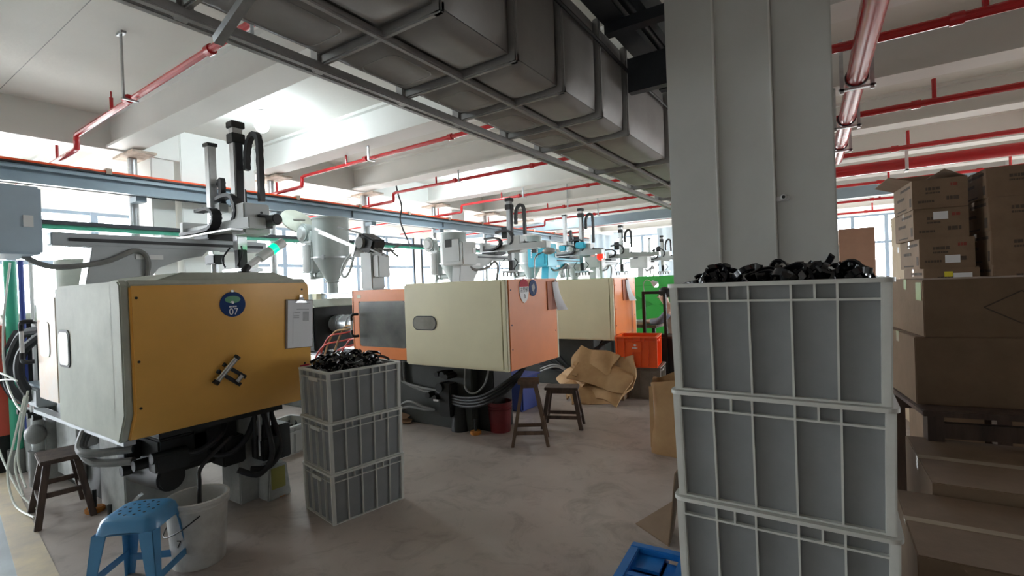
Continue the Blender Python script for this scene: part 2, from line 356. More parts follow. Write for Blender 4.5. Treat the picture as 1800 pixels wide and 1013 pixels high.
# white piers on the girder line
struct(MB().box(-8.2, -7.84, 3.31, 4.40, 0, ZC).build('wall_left_pier', M_WALL, bev=.01))
struct(MB().box(-8.4, -7.9, 2.96, 3.25, 0, ZC).build('wall_left_pier', M_BEAM, bev=.01))
for y in (9.6, 15.2): struct(MB().box(-8.5, -8.1, y, y+.5, 0, ZC).build('wall_left_pier', M_WALL, bev=.01))
# grey column in front
c = bpy.data.objects.new('column', None); col.objects.link(c); c['kind'] = 'structure'; c.location = (0, 2.8, 0)
MB().box(-.755, -.505, -.03, .5, 0, ZC).build('column_flange', M_COL, c, bev=.006)
MB().box(-.505, -.245, .0, .5, 0, ZC).build('column_web', M_COL, c)
MB().box(-.245, .012, .03, .5, 0, ZC).build('column_flange', M_COL, c, bev=.006)
MB().box(-.514, -.503, -.036, .02, 0, ZC).build('weld_bead', M_BEAM, c, bev=.004)
MB().box(-.252, -.243, -.012, .06, 0, ZC).build('weld_bead', M_BEAM, c, bev=.003)
# second row columns on the right, far
for (x, y) in ((-.5, 11.6), (3.2, 7.0), (3.2, 14.0)):
    struct(MB().box(x, x+.45, y, y+.45, 0, ZC).build('column', M_COL, bev=.01))
# curtains at the far end
def curtain(x0, x1, y, z0, z1, label):
    n = int((x1-x0)*30)
    def fn(u, v): x = x0+(x1-x0)*u; return (x, y+.07*math.sin(x*14+math.sin(x*3)*2)+.02*math.sin(v*3+x*9), z0+(z1-z0)*v)
    return tag(MB().grid(fn, n, 6).build('curtain', M_CURTAIN, solid=.006), label, 'curtain')
curtain(-8.9, -7.7, 19.9, .9, 3.6, 'pale blue curtain hanging nearest the windows at the far end')
curtain(-6.0, -3.6, 19.9, .9, 3.62, 'wide pale blue curtain hanging at the far end left of the grey column')

# ================================================================== AIR DUCT
dx0, dx1, dz0, dz1 = -2.05, -1.30, 2.68, 3.30
D = thing('air_duct', 'long dull grey ribbed sheet metal air duct hung under the ceiling', 'duct', (0, 0, 0))
MB().box(dx0+.02, dx1-.02, -2.5, 15.5, dz0+.02, dz1).build('duct_core', M_DUCT, D)
ys = [-2.4, -1.5, -.6, .2, .9, 1.50, 2.05, 2.55, 3.1, 3.6, 4.7, 5.8, 6.9, 8.0, 9.1, 10.2, 11.3, 12.4, 13.5, 14.6, 15.5]
xm = -1.62
def bulge(u, v, h): return h*(1-(2*u-1)**6)*(1-(2*v-1)**6)
for i in range(len(ys)-1):
    a, b = ys[i]+.035, ys[i+1]-.035
    for (p, q) in ((dx0+.05, xm-.015), (xm+.015, dx1-.01)):
        pn = MB().grid(lambda u, v: (p+(q-p)*u, a+(b-a)*v, dz0+.015-bulge(u, v, .035)), 8, 14).build('bottom_panel', M_DUCT, D, solid=.004, ang=60)
        if p < -1.9:   # embossed outline
            e = .06; x0_, x1_, y0_, y1_ = p+e, q-e, a+e*1.6, b-e*1.6; z_ = dz0-.021; r_ = .05
            path = []
            for (cx_, cy_, s_) in ((x1_-r_, y1_-r_, 0), (x0_+r_, y1_-r_, 1), (x0_+r_, y0_+r_, 2), (x1_-r_, y0_+r_, 3)):
                for t in range(5): an = math.pi/2*(s_+t/4); path.append((cx_+r_*math.cos(an), cy_+r_*math.sin(an), z_))
            path.append(path[0])
            MB().tube(path, .0035, 6, smooth=False).build('embossed_outline', M_DUCTRAIL, pn)
    MB().grid(lambda u, v: (dx1-.015+bulge(u, v, .03), a+(b-a)*v, dz0+.02+(dz1-dz0-.03)*u), 8, 14).build('side_panel', M_DUCT, D, solid=.004, ang=60)
    MB().grid(lambda u, v: (dx0+.015-bulge(u, v, .02), a+(b-a)*v, dz0+.05+(dz1-dz0-.06)*u), 6, 8).build('side_panel', M_DUCT, D, solid=.004, ang=60)
    y = ys[i]
    fl = MB().box(dx0-.02, dx1+.03, y-.016, y+.016, dz0-.03, dz0+.02).box(dx1-.02, dx1+.03, y-.0155, y+.0155, dz0-.03, dz1+.02).box(dx0-.045, dx0+.02, y-.03, y+.03, dz0-.055, dz1)
    fl.build('flange', M_DUCTRAIL, D, bev=.008)
for (xo, zo) in ((dx0-.07, dz0-.035), (dx0+.01, dz0-.05)):
    MB().box(xo-.018, xo+.018, -2.5, 15.5, zo-.012, zo+.03).build('edge_rail', M_DUCTRAIL, D, bev=.005)
MB().box(xm-.018, xm+.018, -2.5, 15.5, dz0-.035, dz0+.0).build('seam_rail', M_DUCT, D, bev=.008)
MB().tube([(dx1+.045, y, dz0+.45+.012*math.sin(y*3)) for y in [-2+.7*i for i in range(25)]], .012, 6, 3).build('cable', M_RUBBER, D)
for y in (.98,):
    h = MB().bar((-1.88, .935, 2.50), (-1.40, .92, 2.665), .032, .03).build('support_bar', M_GALV, D)
    MB().cyl((dx0-.03, y+.2, dz0-.04), (dx0-.03, y+.2, ZC), .008, n=6).build('hanger_rod', M_GALV, h)
# dark steel channel beside the duct
T = thing('steel_channel', 'black steel channel frame running above the duct beside the grey column', 'steel frame', (0, 0, 0))
MB().box(-1.25, -1.19, -2, 8.0, 3.28, 3.50).build('web_plate', M_DARKSTEEL, T); MB().box(-1.25, -1.1, -2, 8.0, 3.27, 3.285).build('flange_plate', M_DARKSTEEL, T)
MB().box(-1.02, -.97, -2, 8.0, 3.3, 3.5).build('web_plate', M_DARKSTEEL, T)
MB().cyl((-1.1, -2, 3.4), (-1.1, 8, 3.4), .04, n=12).build('pipe', M_DARKSTEEL, T)
for y in (1.3, 3.1, 4.3, 6.0): MB().box(-1.24, -.76, y, y+.08, 3.2, 3.27).build('cross_bar', M_DARKSTEEL, T)
MB().box(-1.25, -.76, 3.55, 3.62, 2.95, 3.2).build('gusset_plate', M_DARKSTEEL, T)

# ================================================================== OVERHEAD TRAY, GREEN RAIL
T = thing('cable_tray', 'blue-grey steel tray carrying an orange conductor above the machines', 'cable tray', (-7.75, 0, 0))
MB().box(-.03, .03, -6.5, 17, 2.93, 3.16).box(-.03, .12, -6.5, 17, 2.93, 2.96).box(-.03, .10, -6.5, 17, 3.09, 3.12).build('tray_beam', M_TRAY, T)
MB().box(-.02, .05, -6.5, 17, 3.175, 3.205).build('conductor', M_ORANGECABLE, T); MB().box(-.035, .06, -6.5, 17, 3.155, 3.178).build('conductor_base', M_RUBBER, T)
for i in range(17): y = -5.5+i*1.32; MB().box(-.03, .07, y-.03, y+.03, 3.16, 3.235).build('clip', M_RUST, T)
for i in range(8): y = -4.2+i*2.6; MB().box(.03, .055, y-.01, y+.01, 2.96, 3.1).build('joint_plate', M_DARKSTEEL, T)
for y in (.78, 2.78, 4.75, 6.75, 8.8, 10.85): MB().box(-.2, .0, y-.06, y+.06, 2.86, 2.93).build('bracket', M_TRAY, T)
G = thing('guard_rail', 'green painted rail running below the blue-grey tray', 'rail', (-7.5, 0, 0))
MB().box(-.03, .03, -6.5, 17, 2.40, 2.45).build('rail_bar', M_GREENRAIL, G); MB().box(-.04, .05, -6.5, 17, 2.452, 2.50).build('rail_cap', M_DARKSTEEL, G)
for y in (.9, 2.9, 4.85, 6.9, 8.9, 10.95): MB().box(-.5, .03, y-.02, y+.02, 2.37, 2.4).build('bracket', M_WHITE, G)

# ================================================================== RED SPRINKLER PIPES
def hanger(root, x, y, z, top):
    h = MB().box(x-.015, x+.015, y-.06, y-.045, z-.05, top).box(x-.015, x+.015, y-.06, y+.06, z-.06, z-.045).box(x-.06, x+.06, y-.07, y-.03, top-.02, top).build('pipe_hanger', M_GALV, root)
pl = ['first red sprinkler pipe from the left, over the amber machine', 'second red sprinkler pipe from the left, right of the bright lamp', 'third red sprinkler pipe from the left, under the fourth beam', 'fourth red sprinkler pipe from the left, behind the robot mast',
      'fifth red sprinkler pipe from the left, deep in the hall', 'sixth red sprinkler pipe from the left, deep in the hall', 'seventh red sprinkler pipe from the left, deepest in the hall']
for i, y in enumerate((1.85, 4.62, 6.55, 8.6, 10.6, 12.4, 15.0)):
    zp = 3.4 if i else 3.42
    P = thing('sprinkler_pipe', pl[i], 'pipe', (0, y, 0))
    r_ = .028
    MB().tube([(-2.3, 0, zp), (-6.95, .08, zp), (-7.02, .08, zp-.01), (-7.03, .08, zp-.05), (-7.03, .08, zp-.12), (-7.04, .08, zp-.15), (-7.10, .08, zp-.16), (-8.1, .1, zp-.16), (-11.2, .2, zp-.16)], r_, 10, smooth=False).build('pipe_run', M_RED, P)
    for x in (-3.9, -5.45): 
        MB().cyl((x-.03, .03, zp), (x+.03, .03, zp), r_*1.45, n=12).build('coupling', M_RED, P)
    x = -5.9; MB().cyl((x, .05, zp), (x, .05, zp+.13), .016, n=8).cyl((x, .05, zp+.13), (x, .05, zp+.19), .007, n=6).build('sprinkler_head', M_RED, P)
    hanger(P, -5.3, .0, zp, ZC if i in (0,) else ZC)
    MB().cyl((-9.2, .12, zp-.16), (-9.2, .12, zp+.1), .016, n=8).build('riser', M_RED, P); MB().cyl((-7.75, .09, zp-.16), (-7.75, .09, zp+.02), .016, n=8).build('riser', M_RED, P)
pr = ['thin red sprinkler pipe on the right, nearest the camera', 'second thin red sprinkler pipe on the right, crossing behind the large pipe', 'third thin red sprinkler pipe on the right', 'fourth thin red sprinkler pipe on the right, above the cartons',
      'fifth thin red sprinkler pipe on the right, just behind the carton stack', 'sixth thin red sprinkler pipe on the right, deepest in the hall']
for i, (y, zp, r_) in enumerate(((4.62, 3.3, .035), (6.72, 3.3, .035), (8.95, 3.3, .035), (12.05, 3.3, .03), (14.4, 3.25, .03), (17.2, 3.25, .03))):
    P = thing('sprinkler_pipe', pr[i], 'pipe', (0, y, 0))
    MB().tube([(-1.2, 0, zp), (7.8, 0, zp)], r_, 10, smooth=False).build('pipe_run', M_RED, P)
    for x in (.9, 2.6, 5.2): MB().cyl((x, 0, zp), (x, 0, zp+.23), .02, n=8).build('riser', M_RED, P)
    for x in (.75, 2.2): MB().cyl((x-.04, 0, zp), (x+.04, 0, zp), r_*1.3, n=12).build('coupling', M_RED, P)
P = thing('water_main_pipe', 'large glossy red water main overhead to the right of the grey column', 'pipe', (0, 0, 0))
MB().tube([(.30, -3, 3.2), (.245, 3.7, 3.2), (.05, 8.6, 3.2)], .075, 20, smooth=False).build('pipe_run', M_RED, P)
for y in (2.2, 5.1, 6.4, 7.6):
    x = .245-(y-3.7)*.04 if y > 3.7 else .26
    h = MB().cyl((x, y-.02, 3.2), (x, y+.02, 3.2), .085, n=20).build('clamp', M_DARKSTEEL, P)
    MB().box(x-.12, x-.09, y-.02, y+.02, 3.08, 3.54).box(x+.09, x+.12, y-.02, y+.02, 3.08, 3.54).box(x-.13, x+.13, y-.02, y+.02, 3.1, 3.12).build('pipe_hanger', M_GALV, h)
P = thing('water_main_pipe', 'thick red cross main running right behind the carton stack', 'pipe', (0, 9.25, 0))
MB().tube([(-.1, 0, 3.12), (7.8, 0, 3.12)], .085, 20, smooth=False).build('pipe_run', M_RED, P)
for x in (.9, 3.6): MB().box(x-.02, x+.02, -.1, -.08, 3.0, 3.54).box(x-.02, x+.02, -.1, .1, 3.0, 3.02).build('pipe_hanger', M_WHITE, P)
MB().cyl((-.13, 0, 3.12), (-.09, 0, 3.12), .12, n=20).build('flange', M_RED, P)

# ================================================================== CEILING LAMPS
def lamp(x, y, lab, mt, sc=1.0, power=0, z=ZC):
    L = thing('ceiling_lamp', lab, 'lamp', (x, y, z), group='bare bulb ceiling lamps'); L.scale = (sc, sc, sc)
    MB().lathe([(.0, 0), (.09, 0), (.085, -.025), (.03, -.03), (.03, -.06), (.0, -.06)], n=20, cap=False).build('rose', M_WHITE, L)
    MB().lathe([(.0, -.09), (.035, -.09), (.045, -.06), (.04, -.05)], n=14, cap=False).build('socket', M_WHITE, L)
    MB().lathe([(.035, -.09), (.06, -.115), (.078, -.16), (.08, -.2), (.06, -.25), (.03, -.275), (.0, -.28)], n=20, cap=False).build('bulb', mt, L)
    if power:
        l = bpy.data.lights.new('bulb_light', 'POINT'); l.energy = power; l.color = (.72, .90, 1); l.shadow_soft_size = .09
        o = bpy.data.objects.new('bulb_light', l); col.objects.link(o); o.parent = L; o.location = (0, 0, -.34/sc)
lamp(-6.1, 3.54, 'large glowing bulb lamp on the ceiling above the robot mast', M_LAMPGLOW, 1.15, 26)
lamp(-6.45, 7.95, 'lit bulb lamp on the ceiling in the middle of the hall', M_LAMPDIM, 1.15, 26)
lamp(-7.1, 13.15, 'small lit bulb lamp farthest down the hall', M_LAMPDIM, 1.15, 26)
lamp(-5.9, -1.2, 'lit bulb lamp on the ceiling behind the photographer', M_LAMPDIM, 1.15, 26)
lamp(-10.6, 3.6, 'pale bulb lamp near the left windows, seen below the tray', M_WHITE, 1.2)
lamp(-10.4, 8.2, 'pale bulb lamp by the left windows, seen beyond the tall post', M_WHITE, 1.2)

# ================================================================== INJECTION MACHINES
def screws(parent, pts, r=.008, ax='x', mt=None):
    for p in pts:
        q = (p[0]+.004, p[1], p[2]) if ax == 'x' else (p[0], p[1]-.004, p[2])
        MB().cyl(p, q, r, n=8).build('screw', mt or M_BLACKIRON, parent)
def rrect(x0, x1, z0, z1, r, n=5):
    out = []
    for (cx, cz, s) in ((x1-r, z1-r, 0), (x0+r, z1-r, 1), (x0+r, z0+r, 2), (x1-r, z0+r, 3)):
        for t in range(n+1): a = math.pi/2*(s+t/n); out.append((cx+r*math.cos(a), cz+r*math.sin(a)))
    return out
def handle(parent, x, z0, z1):
    h = MB().cyl((x, -.055, z0+.05), (x, -.055, z1-.05), .013, n=10).build('handle', M_WHITE, parent)
    MB().tube([(x+.05, -.0, z0), (x+.03, -.05, z0), (x, -.055, z0+.02), (x, -.055, z0+.07)], .016, 8, 4).build('grip_end', M_RUBBER, h)
    MB().tube([(x+.05, -.0, z1), (x+.03, -.05, z1), (x, -.055, z1-.02), (x, -.055, z1-.07)], .016, 8, 4).build('grip_end', M_RUBBER, h)
def injection(parent, xa, w, dark=M_BLACKIRON, basem=M_DARKBASE):
    # xa: right end (x) of the injection unit; it runs 2.9 m to the left
    MB().box(xa-2.9, xa, .18, w-.18, .0, .66).build('machine_bed', basem, parent, bev=.01)
    MB().box(xa-2.85, xa, .12, .2, .66, .74).box(xa-2.85, xa, w-.2, w-.12, .66, .74).build('slide_rail', M_CHROME, parent)
    MB().box(xa-1.75, xa-.95, .16, w-.16, .78, 1.36).build('carriage', dark, parent, bev=.015)
    MB().prism([(xa-1.8, 1.36), (xa-.85, 1.36), (xa-.95, 1.46), (xa-1.7, 1.46)], 'y', .12, w-.12).build('carriage_cover', M_CREAM2, parent, bev=.01)
    MB().cyl((xa-.95, w/2, 1.12), (xa+.1, w/2, 1.12), .11, n=18).build('barrel', M_ROBOT, parent)
    for i in range(5): MB().cyl((xa-.9+i*.2, w/2, 1.12), (xa-.78+i*.2, w/2, 1.12), .125, n=18).build('heater_band', M_GALV, parent)
    MB().box(xa-2.8, xa-1.85, .2, w-.2, .78, 1.3).build('injection_cylinder_block', dark, parent, bev=.02)
    MB().cyl((xa-2.0, w*.28, 1.12), (xa-1.0, w*.28, 1.12), .05, n=12).build('tie_rod', M_CHROME, parent)
    MB().cyl((xa-1.35, w/2, 1.46), (xa-1.35, w/2, 1.54), .12, n=18).build('feed_throat', M_HOPPER, parent)
def machine(name, label, loc, w, top, zb, shell_len, door, cream, endm, doorm, basem, group, ridge=True, skirt=True, dwin=True):
    Mm = thing(name, label, 'machine', loc, group=group)
    s = MB().box(-shell_len, -.11 if skirt else -.035, 0, w, zb, top).build('side_shell', cream, Mm, bev=.018)
    if skirt: MB().prism([(.018, top-.03), (.018, zb+.17), (-.09, zb+.002), (-.12, zb+.002), (-.12, top-.03)], 'y', .045, w+.01).build('end_cover', endm, Mm, bev=.01)
    else: MB().box(-.04, .012, .035, w+.0, zb, top+.0).build('end_cover', endm, Mm, bev=.008)
    if ridge: MB().prism([(.18, top-.005), (.34, top+.05), (w-.22, top+.05), (w-.04, top-.005)], 'x', -shell_len+.12, -.05).build('top_cover', cream, Mm, bev=.008)
    xs_ = .016 if skirt else .010
    screws(Mm, [(xs_, .075, top-.1), (xs_, w-.05, top-.08), (xs_, .075, (top+zb)/2), (xs_, w-.05, zb+.3), (xs_, .075, zb+.2)])
    if door:
        xd0, xd1 = -shell_len-door, -shell_len+.005
        z0, z1 = zb+.035, top-.05
        if dwin:
            win = rrect(xd0+.12, xd1-.01, z0+.13, z1-.13, .04)
            dr = MB().box(xd0, xd1, .02, .05, z0, z0+.13).box(xd0, xd1, .02, .05, z1-.13, z1).box(xd0, xd0+.12, .02, .05, z0+.13, z1-.13).build('sliding_door', doorm, Mm, bev=.004)
            MB().prism(win, 'y', .022, .03).build('door_window', M_SMOKE, dr)
            MB().box(xd0+.02, xd0+.024, .016, .021, z0, z1).build('door_seam', M_BLACKIRON, dr)
            MB().box(xd0+.1, xd0+.16, .018, .021, z1-.09, z1-.055).build('sticker', M_CREAM, dr)
            handle(dr, xd0+.075, z0+.25, z0+.5)
        else:
            dr = MB().box(xd0, xd1, .02, .05, z0, z1).build('sliding_door', doorm, Mm, bev=.004)
        MB().box(xd0, xd1, w-.05, w-.02, z0, z1).build('rear_door', doorm, Mm, bev=.004)
        MB().box(xd0, xd1, .06, w-.06, z0-.02, z0+.06).build('mould_floor', M_BLACKIRON, Mm)
        MB().box(xd0+.0, xd0+.16, .1, w-.1, zb, top-.1).box(xd1-.2, xd1-.05, .1, w-.1, zb, top-.1).build('platen', M_ROBOT, Mm, bev=.01)
        for yy in (.22, w-.22):
            for zz_ in (zb+.2, top-.25): MB().cyl((xd0, yy, zz_), (xd1, yy, zz_), .035, n=10).build('tie_bar', M_CHROME, Mm)
        MB().box(xd0+.2, xd1-.25, .25, w-.25, zb+.15, top-.3).build('mould', M_GALV, Mm, bev=.01)
    return Mm
def foot(parent, x, y):
    f = MB().cyl((x, y, 0), (x, y, .035), .06, n=16).build('levelling_foot', M_ORANGEFOOT, parent, bev=.006)
    MB().cyl((x, y, .035), (x, y, .16), .014, n=8).build('bolt', M_BLACKIRON, f)

MG = 'injection moulding machines in a row'
# --- machine 07, amber
A = machine('injection_moulding_machine', 'amber-fronted injection moulding machine with pale side, nearest on the left', (-3.367, 1.08, 0), 1.17, 1.665, .73, 1.14, 0, M_CREAM2, M_YELLOW, M_YELLOW, M_GREYBASE, MG)
MB().prism([(.004, 1.64), (-.03, 1.668), (-.14, 1.668), (-.14, .73), (-.095, .73), (.004, .90)], 'y', .0, .046).build('corner_strip', M_CREAM2, A, bev=.008)
MB().prism([(-.0, 1.64), (-.03, 1.668), (-.14, 1.668), (-.14, 1.62), (.0, 1.62)], 'y', .046, 1.17).build('top_strip', M_CREAM2, A, bev=.006)
wv = MB().prism(rrect(-1.075, -.855, 1.12, 1.37, .045), 'y', -.006, .0).build('side_window_frame', M_RUBBER, A)
MB().prism(rrect(-1.06, -.87, 1.135, 1.355, .035), 'y', -.009, -.005).build('side_window', M_BUCKET, wv)
d = MB().box(-1.58, -1.14, .0, .04, .85, 1.6).build('sliding_door', mat('faded_orange_door', (.80, .52, .33), .4, c2=(.72, .66, .58), scale=2.2), A, bev=.01)
MB().prism(rrect(-1.50, -1.28, 1.17, 1.42, .04), 'y', -.005, .0).build('door_window', M_BUCKET, d); handle(d, -1.72, 1.12, 1.42)
MB().box(-1.72, -1.58, .0, .04, 1.38, 1.42).build('door_bracket', M_RUBBER, d)
MB().box(-1.9, -.12, .03, .09, .70, .728).build('slide_rail', M_ROBOT, A)
MB().box(-1.58, -1.14, 1.1, 1.15, .85, 1.6).build('rear_door', M_YELLOW, A)
MB().box(-1.7, -1.55, .12, 1.05, .7, 1.5).build('platen', M_ROBOT, A, bev=.01)
MB().box(-1.32, -.86, .26, .74, 0, .73).build('pedestal', M_GREYBASE, A, bev=.008)
MB().box(-.62, -.36, .80, 1.02, 0, .73).build('pedestal', M_GREYBASE, A, bev=.008)
MB().box(-2.3, -1.34, .3, .95, 0, .70).build('machine_bed', M_DARKBASE, A, bev=.01)
MB().box(-2.25, -1.75, .24, .3, .1, .68).build('access_panel', M_GREYBASE, A, bev=.006)
bx = MB().box(-1.62, -1.46, .22, .3, .44, .54).build('junction_box', M_GREYENAMEL, A, bev=.006); MB().cyl((-1.54, .26, .54), (-1.54, .26, .7), .015, n=8).build('conduit', M_GREYENAMEL, bx)
injection(A, -2.3, 1.1, basem=M_GREYBASE)
MB().box(-1.2, -.1, .2, 1.0, .70, .73).build('under_plate', M_BLACKIRON, A)
MB().cyl((-.72, .30, .38), (-.30, .34, .38), .09, n=20).build('pump_motor', M_BLACKIRON, A, bev=.012)
for i, (x, y, z, sx, sy, sz) in enumerate([(-.55, .42, .54, .5, .3, .2), (-.45, .62, .6, .3, .3, .2), (-.3, .33, .5, .12, .2, .12), (-.62, .22, .55, .14, .1, .12), (-.35, .72, .45, .2, .16, .2), (-.22, .93, .42, .16, .14, .16)]):
    MB().obox((x, y, z), (sx, sy, sz)).build('valve_block', M_BLACKIRON, A, bev=.012)
for i, (x, y) in enumerate([(-.62, .25), (-.45, .26), (-.28, .3), (-.36, .5)]):
    MB().cyl((x, y-.08, .42+.06*(i % 3)), (x, y+.12, .42+.06*(i % 3)), .035, n=12).build('valve', M_BLACKIRON, A)
for i, pts in enumerate([[(-.88, .1, .72), (-.86, .04, .58), (-.72, .06, .5), (-.5, .2, .5)], [(-.8, .04, .70), (-.76, .0, .6), (-.64, .03, .58), (-.5, .2, .58)], [(-.45, .5, .7), (-.3, .6, .45), (-.2, .75, .5), (-.25, .9, .72)], [(-.4, .3, .6), (-.25, .45, .52), (-.2, .6, .6), (-.3, .7, .72)],
                         [(-.2, .9, .72), (-.12, .92, .4), (-.12, .82, .27), (-.18, .7, .33)], [(-.24, .97, .72), (-.15, 1.0, .42), (-.13, .9, .3), (-.2, .8, .3)]]):
    MB().tube(pts, .026 if i < 2 else .02, 10).build('hydraulic_hose', M_GREYHOSE if i < 2 else M_RUBBER, A)
for i in range(5): MB().cyl((-.16-.02*i, .82+.045*i, .38), (-.16-.02*i, .82+.045*i, .73), .012, n=8).build('conduit', M_GALV if i % 2 else M_RUBBER, A)
MB().box(-.42, -.2, .98, 1.12, .30, .56).build('pump_box', M_BLACKIRON, A, bev=.01)
MB().prism([(.93, .0), (1.12, .0), (1.09, .26), (.95, .26)], 'x', -.36, -.22).build('yellow_label_tank', M_GREYBASE, A, bev=.01)
MB().box(-.222, -.216, .96, 1.07, .08, .24).build('tank_label', mat('faded_olive_label', (.28, .27, .06), .6), A)
foot(A, -.82, .16); foot(A, -.28, 1.05); foot(A, -1.25, .2)
MB().bar((-.82, .18, .03), (-.7, .3, .2), .05, .02).build('foot_bracket', M_GALV, A)
# --- machine 8, orange
B = machine('injection_moulding_machine', 'orange and cream injection moulding machine with round number 8 sign, in the middle', (-2.554, 3.74, 0), .975, 1.61, .75, 1.325, .87, M_CREAM, M_ORANGE, M_ORANGE, M_DARKBASE, MG, ridge=False, skirt=False)
MB().box(-.045, .004, 0, .045, .75, 1.612).build('corner_strip', M_CREAM, B, bev=.006); MB().box(-.03, .014, .955, .985, .75, 1.6).build('corner_strip', M_CREAM, B, bev=.004)
f_ = MB().prism(rrect(-1.19, -.86, 1.12, 1.27, .07), 'y', -.006, .001).build('side_window_frame', M_BLACKIRON, B)
MB().prism(rrect(-1.18, -.87, 1.13, 1.26, .062), 'y', -.009, -.004).build('side_window', mat('grubby_window', (.27, .26, .22), .3, c2=(.16, .155, .13), scale=4), f_)
MB().box(-1.95, -.72, .36, .85, 0, .74).build('machine_base', M_DARKBASE, B, bev=.01); MB().box(-.72, -.5, .45, .8, .0, .7).build('machine_base', M_BLACKIRON, B, bev=.01)
MB().box(-2.25, -1.9, .34, .9, .42, .74).build('bed_front', M_DARKBASE, B)
injection(B, -2.2, .975)
for i in range(4): MB().tube([(-1.2+.02*i, .3, .36+.02*i), (-.8, .25, .30+.03*i), (-.45, .2, .36+.03*i), (-.2, .3, .52+.03*i), (-.1, .45, .72)], .017, 8).build('hydraulic_hose', M_RUBBER, B)
for i in range(2): MB().tube([(-1.75+.05*i, .33, .73), (-1.75+.05*i, .33, .52), (-1.7+.05*i, .33, .46-.0*i), (-1.4, .31, .40+.03*i), (-1.15, .3, .39+.03*i)], .014, 8).build('hydraulic_hose', M_GREYHOSE, B)
for i in range(2): MB().tube([(-2.1, .25, .12-.03*i), (-1.85, .25, .12-.02*i), (-1.6, .27, .26-.06*i), (-1.35, .28, .22-.03*i), (-1.2, .3, .2)], .016, 8).build('hydraulic_hose', M_GREYHOSE, B)
MB().tube([(-.75, .3, .72), (-.72, .25, .5), (-.6, .25, .45), (-.5, .3, .55), (-.48, .35, .72)], .01, 8).build('hydraulic_hose', M_GREYHOSE, B)
for i, (x, z, r_) in enumerate(((-1.08, .62, .03), (-1.0, .62, .035), (-.95, .6, .03), (-1.05, .48, .05), (-1.22, .38, .035), (-1.12, .36, .03))):
    MB().cyl((x, .2, z), (x, .37, z), r_, n=12).build('valve', M_BLACKIRON, B)
MB().obox((-1.0, .3, .34), (.16, .14, .36)).build('valve_block', M_BLACKIRON, B, bev=.012); MB().box(-1.13, -1.06, .195, .2, .33, .35).build('valve_plate', M_WHITE, B)
MB().cyl((-.9, .36, .0), (-.9, .36, .3), .1, .07, n=16).build('filter_housing', M_BLACKIRON, B)
foot(B, -.66, .32); foot(B, -1.85, .32)
# --- machine 9
Cc = machine('injection_moulding_machine', 'cream injection moulding machine with orange end, behind the orange number 8 one', (-2.553, 6.34, 0), .86, 1.60, .74, 1.325, .87, M_CREAM, M_ORANGE, M_ORANGE, M_DARKBASE, MG, ridge=False, skirt=False)
MB().box(-.045, .004, 0, .04, .74, 1.602).build('corner_strip', M_CREAM, Cc, bev=.006); MB().box(-.03, .014, .845, .87, .74, 1.59).build('corner_strip', M_CREAM, Cc, bev=.004)
MB().box(-2.0, -.45, .3, .75, 0, .74).build('machine_base', M_DARKBASE, Cc, bev=.01); injection(Cc, -2.2, .86)
for i in range(5): MB().tube([(-1.4+.1*i, .25, .3+.04*i), (-.9+.05*i, .18, .24), (-.5, .2, .36+.04*i), (-.3+.04*i, .3, .72)], .016, 8).build('hydraulic_hose', M_RUBBER, Cc)
for i in range(2): MB().tube([(-1.3, .2, .2+.04*i), (-1.0, .15, .3+.03*i), (-.7, .15, .22), (-.5, .2, .3)], .016, 8).build('hydraulic_hose', M_GREYHOSE, Cc)
foot(Cc, -.6, .26); foot(Cc, -1.9, .26)
# --- machine 10, green
Dg = machine('injection_moulding_machine', 'bright green injection moulding machine behind the seated worker', (-2.1, 8.94, 0), .95, 1.62, .55, 2.6, 0, M_GREEN, M_GREEN, M_GREEN, M_DARKBASE, MG, ridge=False, skirt=False)
for (p0, p1, p2) in (((-1.05, 1.28), (-.72, 1.10), (-1.05, .98)), ((-.62, 1.10), (-.25, 1.32), (-.25, .90)), ((-1.9, 1.28), (-1.5, 1.1), (-1.9, .95))):
    MB().prism([p0, p1, p2], 'y', -.004, .0).build('painted_chevron', M_GREEN2, Dg)
MB().box(-2.6, -.02, -.004, .0, 1.44, 1.45).build('panel_seam', M_GREEN2, Dg)
MB().box(-2.4, -.3, .2, .8, 0, .56).build('machine_base', M_DARKBASE, Dg); injection(Dg, -2.7, .95)
# --- machines 11, 12
for i, (y, lab) in enumerate(((11.6, 'cream injection moulding machine mostly hidden behind the green one'), (14.4, 'cream injection moulding machine farthest down the row, below the far robot'))):
    q = machine('injection_moulding_machine', lab, (-2.6, y, 0), .9, 1.55, .74, 1.6, 0, M_CREAM, M_ORANGE, M_ORANGE, M_DARKBASE, MG, ridge=False, skirt=False)
    MB().box(-2.4, -.4, .2, .7, 0, .74).build('machine_base', M_DARKBASE, q); injection(q, -1.7, .9)

